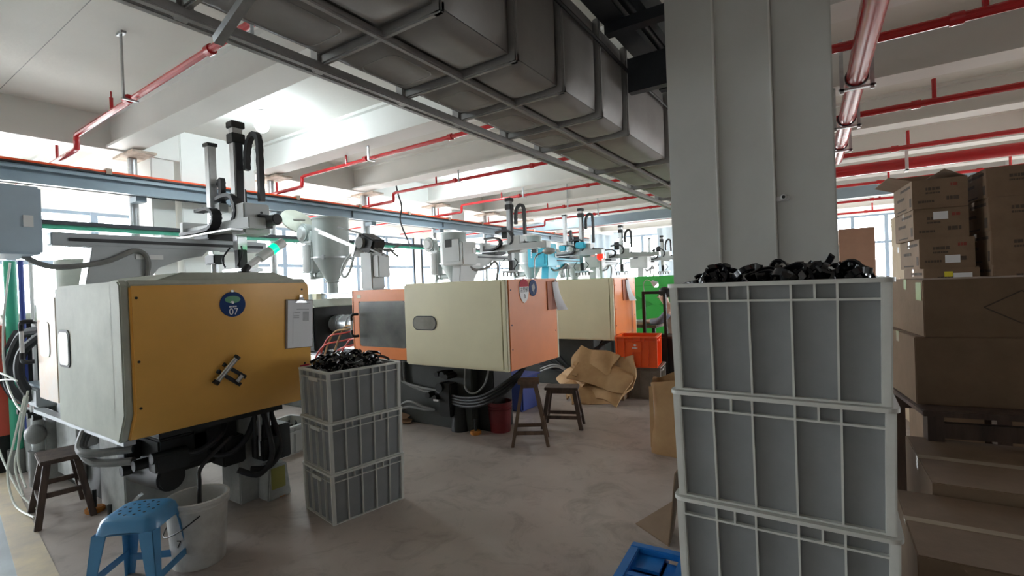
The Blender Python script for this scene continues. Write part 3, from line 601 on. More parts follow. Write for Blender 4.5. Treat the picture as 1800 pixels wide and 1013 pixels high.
# ------------------------------------------------------------------ hopper dryers
def hopper(loc, lab, lid=False, sc=1.0):
    H = thing('hopper_dryer', lab, 'hopper', loc, group='hopper dryers on the machines')
    H.scale = (sc, sc, sc)
    MB().lathe([(.07, 0), (.07, .14), (.10, .15), (.10, .17), (.07, .17)], n=20).build('neck', M_HOPPER, H)
    MB().lathe([(.075, .16), (.235, .46), (.235, .48)], n=28).build('cone', M_HOPPER, H)
    MB().lathe([(.265, .47), (.265, .49), (.235, .49)], n=28, cap=False).build('clamp_ring', M_GALV, H, solid=.004)
    MB().lathe([(.238, .485), (.238, 1.0), (.246, 1.0), (.246, 1.025), (.20, 1.03)], n=28, cap=False).build('drum', M_HOPPER, H, solid=.006)
    for a in (-60, 60, 180): MB().obox((.262*math.cos(R(a)), .262*math.sin(R(a)), .48), (.05, .035, .06), (0, 0, R(a))).build('latch', M_GALV, H, bev=.006)
    MB().box(-.13, .13, -.16, .16, -.025, .0).build('base_plate', M_GALV, H); MB().prism([(-.13, .0), (-.03, .0), (-.05, -.2), (-.10, -.2)], 'y', -.24, -.16).build('chute', M_CREAM, H)
    MB().tube([(-.13, 0, .26), (-.35, .0, .26)], .05, 12, smooth=False).build('air_pipe', M_HOPPER, H); MB().cyl((-.3, 0, .26), (-.33, 0, .26), .065, n=14).build('pipe_flange', M_GALV, H)
    bl = MB().cyl((-.52, -.1, .86), (-.52, .04, .86), .14, n=24).build('blower_housing', M_HOPPER, H, bev=.02)
    MB().cyl((-.52, -.13, .86), (-.52, -.1, .86), .07, .1, n=20).build('blower_inlet', M_GREYENAMEL, bl)
    MB().tube([(-.41, -.03, .86), (-.38, -.03, .80), (-.38, -.03, .70)], .05, 12).build('blower_outlet', M_HOPPER, bl)
    MB().box(-.46, -.30, -.1, .04, .30, .72).build('heater_box', M_GREYENAMEL, H, bev=.01); MB().cyl((-.38, -.13, .3), (-.38, -.13, .68), .055, n=16).build('heater_tube', M_WHITE, H)
    MB().box(-.50, -.27, -.13, .06, .71, .735).box(-.50, -.27, -.13, .06, .29, .31).build('heater_flange', M_GREYENAMEL, H)
    MB().cyl((-.38, -.03, .2), (-.38, -.03, .32), .05, n=12).build('air_pipe', M_HOPPER, H)
    if lid:
        o = MB().lathe([(.0, .03), (.2, .025), (.245, .0), (.245, -.02), (.0, -.01)], n=28, cap=False).build('lid', M_CREAM2, H, loc=(-.74, .0, 1.06), rot=(R(6), R(50), R(4)))
        MB().box(-.01, .01, -.09, .09, .028, .045).build('lid_handle', M_GALV, o)
        MB().tube([(-.16, 0, -.02), (-.17, 0, -.1), (-.26, 0, -.15)], .05, 10).build('lid_duct', M_HOPPER, o)
    else:
        o = MB().lathe([(.0, 1.10), (.06, 1.09), (.24, 1.03), (.245, 1.01), (.2, 1.0)], n=28, cap=False).build('lid', M_WHITE, H)
    return H
hopper((-5.78, 4.27, 1.54), 'grey-green hopper dryer with its lid tipped open, above the middle machine', True)
hopper((-5.78, 6.85, 1.50), 'grey hopper dryer half hidden by the white control box', False)
hopper((-5.75, 9.5, 1.50), 'wide pale hopper dryer left of the cyan robot box', False, 1.1)
hopper((-5.9, 12.0, 1.5), 'small pale hopper dryer behind the cyan robot beam', False)
Hb = thing('material_drum', 'beige round material drum behind the amber machine at the left edge', 'drum', (-5.75, 1.6, 1.46))
MB().lathe([(.2, 0), (.2, .42), (.215, .43), (.215, .46), (.19, .47)], n=28).build('drum_shell', M_CREAM2, Hb); MB().lathe([(.0, .49), (.19, .475), (.2, .465)], n=28, cap=False).build('drum_lid', M_CREAM2, Hb)
# suction loader / swing arm picker above machine 8
L = thing('sprue_picker', 'tilted swing-arm sprue picker standing above the orange sliding door', 'robot', (-4.67, 4.02, 1.51))
MB().box(-.13, .13, -.12, .12, .0, .06).box(-.10, .10, -.1, .1, .06, .5).build('post', M_GREYENAMEL, L, bev=.01); MB().box(.1, .2, -.08, .1, .2, .46).build('control_box', M_GREYENAMEL, L, bev=.01)
MB().box(-.16, .16, -.14, .14, .0, .02).build('foot_plate', M_GALV, L)
MB().bar((-1.0, -.06, .88), (-.1, -.05, .54), .028, .028).bar((-1.0, -.01, .83), (-.1, .03, .50), .022, .022).build('guide_rods', M_ALU, L)
MB().bar((-.62, .0, .87), (-.1, .02, .72), .02, .02).build('brace_rod', M_GREYHOSE, L)
MB().obox((-.16, 0, .60), (.05, .24, .3), (0, R(25), 0)).build('head_plate', M_ALU, L, bev=.01)
MB().obox((.0, 0, .60), (.26, .2, .2), (0, R(25), 0)).build('head_block', M_BLACKIRON, L, bev=.02); MB().cyl((-.06, -.14, .62), (-.06, .14, .62), .07, n=16).build('cylinder', M_GREYHOSE, L)
for i in range(7):
    a = random.random(); MB().bar((.1+.03*i, -.1+.03*i, .52+.03*a), (.3+.06*a, -.12+.05*i, .42+.2*random.random()), .02, .02).build('gripper_finger', M_GREYHOSE, L)
MB().tube([(-.28, -.06, .52), (-.4, -.08, .42), (-.48, -.08, .28), (-.42, -.08, .22), (-.32, -.08, .3), (-.26, -.06, .48)], .016, 8).build('air_hose', M_GREYENAMEL, L)

# ------------------------------------------------------------------ take-out robots
def chain(parent, pts, w=.06, t=.035):
    P = catmull(pts, 5); n = len(P)
    vs = []
    for i, p in enumerate(P):
        d = (P[min(i+1, n-1)]-P[max(i-1, 0)]).normalized(); a = Vector((0, 1, 0)); a = (a-d*a.dot(d)).normalized(); b = d.cross(a)
        s = 1 if i % 2 else .88
        vs += [p+a*(w/2*s*i_)+b*(t/2*s*j_) for i_, j_ in ((-1, -1), (1, -1), (1, 1), (-1, 1))]
    fs = [(i*4+j, i*4+(j+1) % 4, (i+1)*4+(j+1) % 4, (i+1)*4+j) for i in range(n-1) for j in range(4)]+[(3, 2, 1, 0), tuple(range(4*n-4, 4*n))]
    return MB().add(vs, fs).build('cable_chain', M_CHAIN, parent)
def robot(loc, lab, h1, h2=None, boxm=M_BLUEBOX, beamm=M_ROBOT, armm=M_ALU, boxy=-1.45, y1=.5, gripper=True, carm=None, support=True, boxsize=(.4, .35, .47), gusset=True, cross=(-.8, .35)):
    # origin: under the main mast; traverse beam along Y at x=-.3, cross beam along X
    Rb = thing('take_out_robot', lab, 'robot', loc, group='take-out robots on the machines')
    carm = carm or M_GREYENAMEL
    MB().box(-.42, -.28, boxy+.1, y1, 1.985, 2.085).build('traverse_beam', beamm, Rb, bev=.008)
    MB().box(-.28, -.265, boxy+.2, y1-.05, 2.02, 2.045).build('linear_rail', M_CHAIN, Rb)
    if gusset:
        MB().prism([(-1.0, 1.985), (-.15, 1.985), (-.2, 1.93), (-.35, 1.9), (-.55, 1.82), (-.68, 1.66), (-.70, 1.51), (-1.05, 1.51), (-1.05, 1.7)], 'x', -.43, -.27).build('gusset_base', beamm, Rb, bev=.006)
        MB().box(-.268, -.262, -.72, -.52, 1.89, 1.93).build('rating_plate', M_WHITE, Rb)
        if support: MB().box(-.45, -.25, -1.02, -.72, .66, 1.51).build('support_column', beamm, Rb, bev=.01)
    cb = MB().box(-.42-boxsize[0]/2, -.42+boxsize[0]/2+.12, boxy-boxsize[1], boxy, 2.085-.19, 2.085-.19+boxsize[2]).build('control_box', boxm, Rb, bev=.015)
    MB().box(-.42-boxsize[0]/2+.06, -.42+boxsize[0]/2+.06, boxy-boxsize[1]-.008, boxy-boxsize[1], 1.95, 2.3).build('box_door', boxm, cb, bev=.004)
    MB().box(-.49, -.36, boxy-boxsize[1]-.012, boxy-boxsize[1]-.006, 2.18, 2.3).build('screen', M_SIGNBLUE if boxm is M_BLUEBOX else M_BLACKIRON, cb)
    MB().box(-.42+boxsize[0]/2+.12, -.42+boxsize[0]/2+.135, boxy-.1, boxy-.05, 2.08, 2.16).build('latch', M_WHITE, cb)
    MB().tube([(-.3, boxy-.05, 1.9), (-.25, boxy+.1, 1.82), (-.24, boxy+.4, 1.86), (-.25, boxy+.62, 1.96), (-.24, boxy+.7, 1.86), (-.26, boxy+.66, 1.6)], .02, 8).build('cable_loom', M_GREYHOSE, Rb)
    # carriage and cross beam
    MB().box(cross[0], cross[1], -.1, .06, 2.14, 2.24).build('cross_beam', carm, Rb, bev=.008); MB().box(cross[0]-.05, cross[0]+.02, -.14, .1, 2.12, 2.30).build('end_plate', M_GREYENAMEL, Rb, bev=.006)
    MB().box(cross[0], cross[1]-.1, -.2, -.1, 2.125, 2.14).build('chain_tray', M_ALU, Rb)
    MB().box(-.48, -.2, -.18, .16, 2.085, 2.14).build('carriage_plate', M_CHAIN, Rb, bev=.008)
    car = MB().box(.02, .24, -.08, .16, 2.10, 2.38).build('carriage', carm, Rb, bev=.012)
    for z in (2.2, 2.25, 2.3): MB().cyl((.24, .08, z), (.244, .08, z), .012, n=8).build('socket', M_BLACKIRON, car)
    mo = MB().cyl((.24, .1, 2.22), (.46, .1, 2.22), .05, n=14).build('motor', M_BLACKIRON, Rb, bev=.008)
    MB().box(.24, .28, .04, .16, 2.16, 2.28).build('motor_flange', M_BLACKIRON, mo)
    chain(Rb, [(cross[0]+.05, -.15, 2.17), (-.25, -.15, 2.17), (-.12, -.15, 2.22), (-.1, -.15, 2.30), (-.2, -.15, 2.36), (-.42, -.15, 2.36)], .09, .03)
    chain(Rb, [(-.2, -.05, 2.18), (.0, -.05, 2.2), (.1, -.05, 2.32), (.02, -.05, 2.46), (-.12, -.05, 2.48), (-.25, -.05, 2.46)], .09, .035)
    # main mast
    ms = MB().box(-.035, .045, -.045, .045, 1.97, h1).build('mast', armm, Rb, bev=.006)
    MB().box(-.05, .06, -.06, .06, h1-.03, h1+.03).box(-.05, .06, -.06, .06, h1-.17, h1-.08).build('mast_cap', M_BLACKIRON, ms, bev=.006)
    MB().box(.045, .055, -.03, .03, 2.1, h1-.1).build('mast_rail', M_CHAIN, ms)
    chain(Rb, [(.1, .04, h1-.42), (.1, .05, h1-.25), (.13, .06, h1-.14), (.19, .07, h1-.10), (.24, .08, h1-.15), (.25, .08, h1-.35), (.25, .08, 2.4)], .05, .05)
    MB().box(-.2, -.06, .03, .12, 2.36, 2.56).build('valve_box', M_BLACKIRON, Rb, bev=.008)
    if gripper:
        MB().box(-.03, .05, -.04, .04, 1.78, 1.98).build('wrist', M_BLACKIRON, Rb, bev=.008)
        g = MB().box(-.14, .2, -.1, .1, 1.765, 1.80).build('gripper_plate', M_GALV, Rb, bev=.006)
        for i in range(5): MB().cyl((-.12+.075*i, -.06, 1.70), (-.12+.075*i, -.06, 1.77), .018, n=10).build('suction_cup', M_GREYHOSE, g)
        MB().tube([(-.1, -.04, 2.0), (-.16, -.08, 1.9), (-.12, -.08, 1.82)], .008, 6).build('air_line', M_RUBBER, Rb); MB().tube([(.1, -.04, 2.0), (.18, -.08, 1.92), (.1, -.08, 1.82)], .008, 6).build('air_line', M_RUBBER, Rb)
    if h2:
        m2 = MB().box(-.40, -.32, -.09, -.02, 1.95, h2).build('side_mast', M_ALU, Rb, bev=.006); MB().box(-.41, -.31, -.1, -.01, h2, h2+.03).build('mast_cap', M_BLACKIRON, m2)
        chain(Rb, [(-.29, -.02, h2-.38), (-.24, -.02, h2-.33), (-.24, -.02, h2-.42), (-.24, -.02, h2-.55)], .05, .05); MB().box(-.31, -.22, -.06, .02, h2-.63, h2-.55).build('chain_bracket', M_GREYENAMEL, Rb)
        MB().box(-.46, -.28, -.1, .0, 1.86, 1.95).build('grip_block', M_BLACKIRON, Rb, bev=.01); MB().cyl((-.37, -.05, 1.72), (-.37, -.05, 1.88), .03, n=12).build('grip_cylinder', M_GALV, Rb)
        for s in (-1, 1): MB().bar((-.37+s*.015, -.05, 1.73), (-.37+s*.03, -.05, 1.66), .014, .014).build('gripper_finger', M_GALV, Rb)
    return Rb
robot((-4.58, 2.40, 0), 'grey take-out robot with twin masts standing over the amber machine', 3.12, 2.98, M_BLUEBOX, M_ROBOT, M_ALU, boxy=-1.34, y1=.42, boxsize=(.55, .55, .47), support=False)
robot((-4.6, 6.95, 0), 'grey take-out robot with white control box over the second cream machine', 3.0, None, M_GREYENAMEL, M_GREYENAMEL, M_ROBOT, boxy=-.75, y1=.55, boxsize=(.3, .35, .36), cross=(-.5, .75))
rc = robot((-4.6, 9.75, 0), 'cyan take-out robot with two slim masts and a cyan box', 3.13, 3.02, M_CYAN, M_CYAN, M_ALU, boxy=-.9, y1=.6, boxsize=(.34, .4, .46), cross=(-.8, .5))
tl = text('box_lettering', 'TOPSTAR', .05, M_WHITE, rc, (-.38, -1.315, 2.16), (R(90), R(90), 0)) if False else None
MB().box(-.08, .14, -.16, -.02, 2.28, 2.42).build('carriage_cover', M_CYAN, rc, bev=.02); MB().box(-.46, -.28, -.2, -.05, 2.26, 2.38).build('carriage_cover', M_CYAN, rc, bev=.02)
for j in range(6): MB().box(-.50, -.475, -1.318, -1.308, 2.08+.035*j, 2.10+.035*j).build('box_lettering', M_WHITE, rc)
for j in range(6): MB().box(-.36, -.335, -1.318, -1.308, 2.08+.035*j, 2.10+.035*j).build('box_lettering', M_WHITE, rc)
robot((-4.6, 12.1, 0), 'pale take-out robot with one thin mast right of the cyan robot', 2.95, None, M_GREYENAMEL, M_GREYENAMEL, M_ALU, boxy=-.8, y1=.5, cross=(-.3, 1.0))
robot((-4.4, 15.0, 0), 'pale take-out robot farthest back in front of the curtain', 2.85, 2.8, M_GREYENAMEL, M_GREYENAMEL, M_GREYENAMEL, boxy=-.8, y1=.5, cross=(-.6, 1.1))

# ------------------------------------------------------------------ signal lamps, desk lamp
S = thing('signal_lamp', 'tilted signal tower lamp glowing green beside the take-out robot', 'signal lamp', (-4.30, 2.28, 1.715))
q = Vector((.0, .36, .24)).normalized(); b0 = Vector((0, .04, .1))
MB().cyl((0, 0, 0), (0, 0, .05), .05, n=14).cyl((0, 0, .05), b0, .03, n=12).build('joint', M_BLACKIRON, S)
MB().cyl(b0, b0+q*.12, .025, .03, n=14).build('stem', M_WHITE, S); MB().cyl(b0+q*.12, b0+q*.25, .045, n=18).build('clear_section', mat('frosted_lens', (.75, .78, .75), .3), S)
MB().cyl(b0+q*.25, b0+q*.31, .046, n=18).build('green_lens', M_GREENLIT, S); MB().cyl(b0+q*.31, b0+q*.40, .045, n=18).build('cap', M_WHITE, S)
S2 = thing('signal_lamp', 'small red lit signal lamp below the cyan robot beam', 'signal lamp', (-4.25, 9.95, 1.6))
MB().cyl((0, 0, 0), (0, 0, .42), .03, n=10).build('stem', M_GREYENAMEL, S2); MB().obox((0, 0, .52), (.14, .14, .2)).build('red_lens', M_REDLIT, S2, bev=.03)
S3 = thing('gooseneck_lamp', 'grey gooseneck work lamp in front of the cyan robot box', 'lamp', (-2.75, 4.62, 1.60))
MB().tube([(0, 0, 0), (0, 0, .2), (0.02, .02, .27), (.08, .08, .31)], .008, 8).build('gooseneck', M_GALV, S3)
MB().sphere((.12, .12, .315), .05, sc=(1.5, 1.5, .75)).build('lamp_head', M_GREYENAMEL, S3); MB().cyl((0, 0, 0), (0, 0, .02), .03, n=12).build('lamp_base', M_GALV, S3)

# ------------------------------------------------------------------ signs, clipboards and bits on the machines
def disc(parent, r, rz, yc, zc, x0, x1, mt, nm, n=36, zscale=1.0):
    return MB().prism([(yc+r*math.cos(2*math.pi*i/n), zc+rz*math.sin(2*math.pi*i/n)) for i in range(n)], 'x', x0, x1).build(nm, mt, parent)
S = thing('number_sign', 'round navy sign reading 07 on the amber machine', 'sign', (-3.347, 1.69, 1.50))
disc(S, .083, .083, 0, 0, 0, .004, M_SIGNBLUE, 'disc')
MB().prism([(.05*math.cos(t), .032+.025*math.sin(t)) for t in [2*math.pi*i/20 for i in range(20)]], 'x', .0035, .0045).build('green_patch', M_SIGNGREEN, S)
text('numerals', '07', .062, M_WHITE, S, (.0045, .003, -.050), FACEX); 
for i in range(4): MB().box(.0038, .0046, -.024+.0125*i, -.014+.0125*i, -.020, -.010).build('sign_line', M_WHITE, S)
disc(S, .009, .009, 0, .012, .0035, .0048, M_WHITE, 'emblem', 14); MB().prism([(-.018, .010), (-.012, .02), (.0, .022), (-.004, .016), (-.012, .012)], 'x', .0035, .0046).build('emblem_swirl', M_WHITE, S)
MB().box(.0, .006, -.008, .008, .08, .095).build('hook', M_GALV, S)
K = thing('clipboard', 'brown clipboard with a white form on the amber machine', 'clipboard', (-3.345, 2.16, 1.15)); K.rotation_euler = (R(-3), 0, 0)
MB().box(0, .006, -.115, .105, .0, .36).build('board', mat('brown_hardboard', (.25, .18, .13), .6), K, bev=.002)
pp = MB().box(.006, .008, -.10, .10, .005, .352).build('paper', M_PAPER, K)
for (a, b, z0, z1) in ((-.03, .07, .285, .29), (-.05, .0, .262, .268), (-.055, -.01, .235, .24), (-.055, -.01, .222, .228), (.02, .07, .2, .27), (-.06, -.058, .03, .27), (.03, .08, .33, .334)): MB().box(.0078, .0084, a, b, z0, z1).build('form_print', M_PAPERG, pp)
cl = MB().prism([(-.05, .335), (.05, .335), (.035, .352), (-.035, .352)], 'x', .008, .022).build('clip', M_CHROME, K, bev=.003)
MB().cyl((.012, -.02, .365), (.012, .02, .365), .012, n=10).box(.006, .016, -.012, .012, .35, .395).build('clip_spring', M_CHROME, cl)
T = thing('roller_bracket', 'pair of steel rollers on black plates stuck to the amber machine', 'tool', (-3.347, 1.63, 1.06))
def yz(y, z, x=.03): return Vector((x, y, z))
MB().cyl(yz(-.075, -.05), yz(.055, .085), .019, n=16).build('long_roller', M_CHROME, T)
MB().cyl(yz(-.085, -.06), yz(-.07, -.045), .021, n=16).cyl(yz(.05, .08), yz(.065, .095), .021, n=16).build('roller_cap', M_BLACKIRON, T)
MB().cyl(yz(.055, -.075, .02), yz(.09, -.038, .02), .017, n=14).build('short_roller', M_CHROME, T)
for (a, b) in (((-.062, .018), (.085, -.10)), ((-.022, .055), (.12, -.055))): MB().bar(yz(*a, .012), yz(*b, .012), .006, .024).build('link_plate', M_BLACKIRON, T)
K = tag(MB().box(-3.35, -3.346, 2.16, 2.235, .96, 1.02).build('warning_sticker', M_GREYENAMEL), 'small grey sticker with red top at the amber machine edge', 'sticker')
MB().box(-3.347, -3.345, 2.16, 2.235, 1.008, 1.02).build('red_band', M_SIGNRED, K)
S = thing('number_sign', 'red and white shield sign with numeral 8 on the orange machine', 'sign', (-2.540, 4.045, 1.505))
sh = [(.085*math.cos(t), .03+.08*math.sin(t)) for t in [math.pi*i/14 for i in range(15)]]+[(-.085, -.02), (-.07, -.07), (-.04, -.11), (.0, -.13), (.04, -.11), (.07, -.07), (.085, -.02)]
MB().prism(sh, 'x', 0, .004).build('shield', M_WHITE, S); MB().prism([(.083*math.cos(t), .031+.078*math.sin(t)) for t in [math.pi*i/14 for i in range(15)]], 'x', .003, .005).build('red_top', M_SIGNRED, S)
text('sign_line', '注塑机', .052, M_INK, S, (.0045, 0, -.002), FACEX); text('numeral', '8', .06, M_INK, S, (.0045, .005, -.065), FACEX)
S = thing('oval_sign', 'navy oval sign beside the number 8 shield', 'sign', (-2.540, 4.215, 1.52))
disc(S, .075, .082, 0, 0, 0, .004, M_SIGNBLUE, 'disc'); MB().prism([(-.03, .02), (.02, .05), (.035, .0), (.01, -.04), (-.02, -.03)], 'x', .0035, .0045).build('pale_mark', M_PAPERG, S); text('numerals', '08', .03, M_PAPERG, S, (.0045, .01, -.05), FACEX)
def papers(nm, lab, loc, tilt):
    K = thing(nm, lab, 'papers', loc)
    MB().box(0, .006, -.12, .1, -.3, 0).build('board', mat('rust_orange_board', (.45, .13, .05), .6), K)
    MB().grid(lambda u, v: (.012+.10*v*v*(.4+.6*u)+.01*math.sin(3*u), -.02+.12*u+.02*v, -.01-.30*v), 6, 8).build('paper', M_PAPER, K, solid=.003)
    MB().cyl((.015, .0, .0), (.015, .05, .0), .012, n=10).build('clip', M_CHROME, K)
papers('paper_sheaf', 'white paper sheaf clipped to the end of the number 8 machine', (-2.538, 4.62, 1.58), 0)
papers('paper_sheaf', 'white paper sheaf clipped to the end of the second cream machine', (-2.537, 6.80, 1.575), 0)

# ================================================================== CRATES
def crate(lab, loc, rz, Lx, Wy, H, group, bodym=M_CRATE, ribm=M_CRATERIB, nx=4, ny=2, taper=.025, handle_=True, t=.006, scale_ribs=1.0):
    """open stacking crate: Lx along local x, Wy along local y; origin at the base centre"""
    C = thing('stacking_crate', lab, 'crate', loc, rz, group)
    a, b = Lx/2, Wy/2; k = 1-taper; ri = .016
    def ring(s, z, ins=0): return [(-a*s+ins, -b*s+ins, z), (a*s-ins, -b*s+ins, z), (a*s-ins, b*s-ins, z), (-a*s+ins, b*s-ins, z)]
    i0 = ri
    vs = ring(k, 0, i0)+ring(1, H-.004, i0)+ring(1, H-.004, i0+t)+ring(k, t, i0+t)
    fs = [(3, 2, 1, 0)]+[(j, (j+1) % 4, 4+(j+1) % 4, 4+j) for j in range(4)]+[(4+j, 4+(j+1) % 4, 8+(j+1) % 4, 8+j) for j in range(4)]+[(8+j, 8+(j+1) % 4, 12+(j+1) % 4, 12+j) for j in range(4)]+[(12, 13, 14, 15)]
    MB().add(vs, fs).build('body', bodym, C)
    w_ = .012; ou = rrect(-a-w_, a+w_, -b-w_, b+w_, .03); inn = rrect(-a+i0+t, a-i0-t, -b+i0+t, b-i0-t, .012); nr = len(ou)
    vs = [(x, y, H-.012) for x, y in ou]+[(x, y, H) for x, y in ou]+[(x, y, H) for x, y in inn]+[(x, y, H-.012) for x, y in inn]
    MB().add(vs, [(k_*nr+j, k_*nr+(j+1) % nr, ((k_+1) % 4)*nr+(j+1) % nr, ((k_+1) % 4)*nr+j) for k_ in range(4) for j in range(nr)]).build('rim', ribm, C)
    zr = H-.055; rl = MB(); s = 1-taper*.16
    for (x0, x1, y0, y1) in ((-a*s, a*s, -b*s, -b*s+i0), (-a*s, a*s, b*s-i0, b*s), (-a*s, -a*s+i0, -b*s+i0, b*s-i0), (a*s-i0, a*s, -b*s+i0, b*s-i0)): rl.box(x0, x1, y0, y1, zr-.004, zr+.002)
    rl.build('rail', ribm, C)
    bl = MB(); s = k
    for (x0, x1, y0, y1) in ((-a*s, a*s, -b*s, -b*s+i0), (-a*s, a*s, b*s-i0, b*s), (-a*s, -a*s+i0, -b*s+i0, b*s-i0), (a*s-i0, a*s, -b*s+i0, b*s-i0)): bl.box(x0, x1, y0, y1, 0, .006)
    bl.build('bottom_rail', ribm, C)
    tr = .0028
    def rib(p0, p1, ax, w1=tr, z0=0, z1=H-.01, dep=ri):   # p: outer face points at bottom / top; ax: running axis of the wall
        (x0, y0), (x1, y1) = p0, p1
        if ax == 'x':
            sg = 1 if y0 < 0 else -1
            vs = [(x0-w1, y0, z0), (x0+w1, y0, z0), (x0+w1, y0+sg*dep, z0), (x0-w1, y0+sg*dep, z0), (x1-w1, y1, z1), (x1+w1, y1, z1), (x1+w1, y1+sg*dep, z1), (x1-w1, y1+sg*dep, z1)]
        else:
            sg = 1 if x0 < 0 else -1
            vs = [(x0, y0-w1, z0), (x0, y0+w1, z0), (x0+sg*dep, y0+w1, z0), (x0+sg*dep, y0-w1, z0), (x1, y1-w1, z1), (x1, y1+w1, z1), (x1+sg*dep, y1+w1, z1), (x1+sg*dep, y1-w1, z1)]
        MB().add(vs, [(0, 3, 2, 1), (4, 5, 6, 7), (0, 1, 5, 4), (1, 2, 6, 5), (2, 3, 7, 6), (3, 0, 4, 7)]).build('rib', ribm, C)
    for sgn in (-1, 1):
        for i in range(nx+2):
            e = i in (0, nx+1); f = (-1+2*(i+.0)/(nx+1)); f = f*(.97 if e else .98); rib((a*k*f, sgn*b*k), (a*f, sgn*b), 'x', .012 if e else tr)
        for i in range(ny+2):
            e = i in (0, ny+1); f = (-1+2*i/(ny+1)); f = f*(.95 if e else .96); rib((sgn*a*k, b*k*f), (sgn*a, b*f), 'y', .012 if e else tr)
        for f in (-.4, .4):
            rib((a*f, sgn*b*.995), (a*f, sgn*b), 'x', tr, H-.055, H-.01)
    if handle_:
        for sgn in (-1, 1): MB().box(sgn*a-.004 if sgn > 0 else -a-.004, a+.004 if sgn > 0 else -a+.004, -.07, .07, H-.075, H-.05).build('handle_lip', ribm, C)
    return C
# black moulded parts
def part_mesh(kind):
    b = MB(); vs = []; n = 14
    if kind == 0:       # goggle-like band, open ring
        for i in range(n+1):
            t = R(-140+280*i/n); rr = .042
            for (dr, dz) in ((-.003, -.011), (.003, -.011), (.003, .011), (-.003, .011)):
                vs.append(((rr+dr)*math.cos(t)*1.25, (rr+dr)*math.sin(t), dz+.008*math.cos(2*t)))
    elif kind == 1:     # twisted strap
        for i in range(n+1):
            u = i/n; t = R(200*u-100)
            for (dr, dz) in ((-.003, -.009), (.003, -.009), (.003, .009), (-.003, .009)):
                vs.append(((.06+dr)*math.sin(t), (.04+dr)*math.cos(t)-.02, dz+.03*(u-.5)))
    else:               # closed hook loop
        for i in range(n+1):
            t = 2*math.pi*i/n
            for (dr, dz) in ((-.005, -.006), (.005, -.006), (.005, .006), (-.005, .006)):
                vs.append(((.032+dr)*math.cos(t), (.026+dr)*math.sin(t)+(.01 if math.cos(t) > 0 else 0), dz))
    fs = [(i*4+j, i*4+(j+1) % 4, (i+1)*4+(j+1) % 4, (i+1)*4+j) for i in range(n) for j in range(4)]+[(3, 2, 1, 0), tuple(range(4*n, 4*n+4))]
    b.add(vs, fs)
    if kind == 0: b.cyl((.05, -.0, -.006), (.062, .0, .006), .014, n=10)
    return b.mesh('moulded_part', M_BLACKPART, ang=50)
PM = [part_mesh(0), part_mesh(1), part_mesh(2)]
def heap(cx, cy, z, lx, ly, rz, h, n, lab, group, seed, label_stuff, zmin=-.02):
    rnd = random.Random(seed); c_, s_ = math.cos(rz), math.sin(rz)
    def hz(u, v): return h*(1-min(1, abs(u))**3)*(1-min(1, abs(v))**3)
    b = MB(); nu, nv = 26, 18
    def fn(u, v):
        a, d = 2*u-1, 2*v-1; x, y = a*lx/2, d*ly/2
        e = 0 if u in (0, 1) or v in (0, 1) else rnd.uniform(-.012, .018)
        return (cx+x*c_-y*s_, cy+x*s_+y*c_, z-.03+hz(a, d)*.8+e)
    o = b.grid(fn, nu, nv).build('heap_of_moulded_parts', M_BLACKPART, ang=20)
    tag(o, label_stuff, 'plastic parts'); o['kind'] = 'stuff'
    for i in range(n):
        u, v = rnd.uniform(-.89, .89), rnd.uniform(-.76, .78); x, y = u*lx/2, v*ly/2
        p = inst('moulded_part', PM[rnd.choice((0, 0, 1, 1, 2))], None, (cx+x*c_-y*s_, cy+x*s_+y*c_, z-.02+hz(u, v)*.85+rnd.uniform(.012, .035)), (rnd.uniform(-.9, .9), rnd.uniform(-.9, .9), rnd.uniform(0, 6.28)), (1.0,)*3)
        tag(p, lab, 'plastic part', group)

# middle stack of three
SR = R(-10.2); hc = .341
sx_, sy_ = -2.99, 2.33
for i, lab in enumerate(('grey crate at the bottom of the middle stack of three', 'grey crate in the middle of the three-crate stack beside the amber machine', 'top grey crate of the three-crate stack, full of black parts')):
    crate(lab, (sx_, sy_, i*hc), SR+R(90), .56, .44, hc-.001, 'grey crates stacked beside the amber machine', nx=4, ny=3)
heap(sx_, sy_, 3*hc-.0, .39, .51, SR, .055, 70, 'glossy black moulded part heaped in the middle stack', 'black parts in the middle crate stack', 3, 'dark heap of black moulded parts filling the middle stack')
# low pale crate behind
crate('low pale crate on the floor between amber and orange machines', (-4.62, 2.68, 0), R(8), .42, .74, .27, None, M_CREAM2 if False else M_CRATEW, M_CRATEW, nx=2, ny=4)
heap(-4.62, 2.62, .22, .34, .5, R(8), .05, 26, 'glossy black moulded part in the low pale crate', 'black parts in the low crate', 5, 'dark heap of black moulded parts inside the low pale crate')
# near stack of four on a blue pallet
PZ = .179; NX, NY, NW, ND = -.165, 1.825, .565, .45
for i, lab in enumerate(('bottom grey crate of the tall near stack on the blue pallet', 'second grey crate from the bottom of the tall near stack', 'third grey crate from the bottom of the tall near stack', 'top grey crate of the tall near stack, heaped with black parts')):
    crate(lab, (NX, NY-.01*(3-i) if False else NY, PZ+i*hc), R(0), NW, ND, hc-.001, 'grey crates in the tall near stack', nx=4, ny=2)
heap(NX, NY, PZ+4*hc-.02, NW-.05, ND-.05, 0, .03, 80, 'glossy black moulded part heaped on the tall near stack', 'black parts on the near crate stack', 11, 'dark heap of black moulded parts filling the tall near stack')
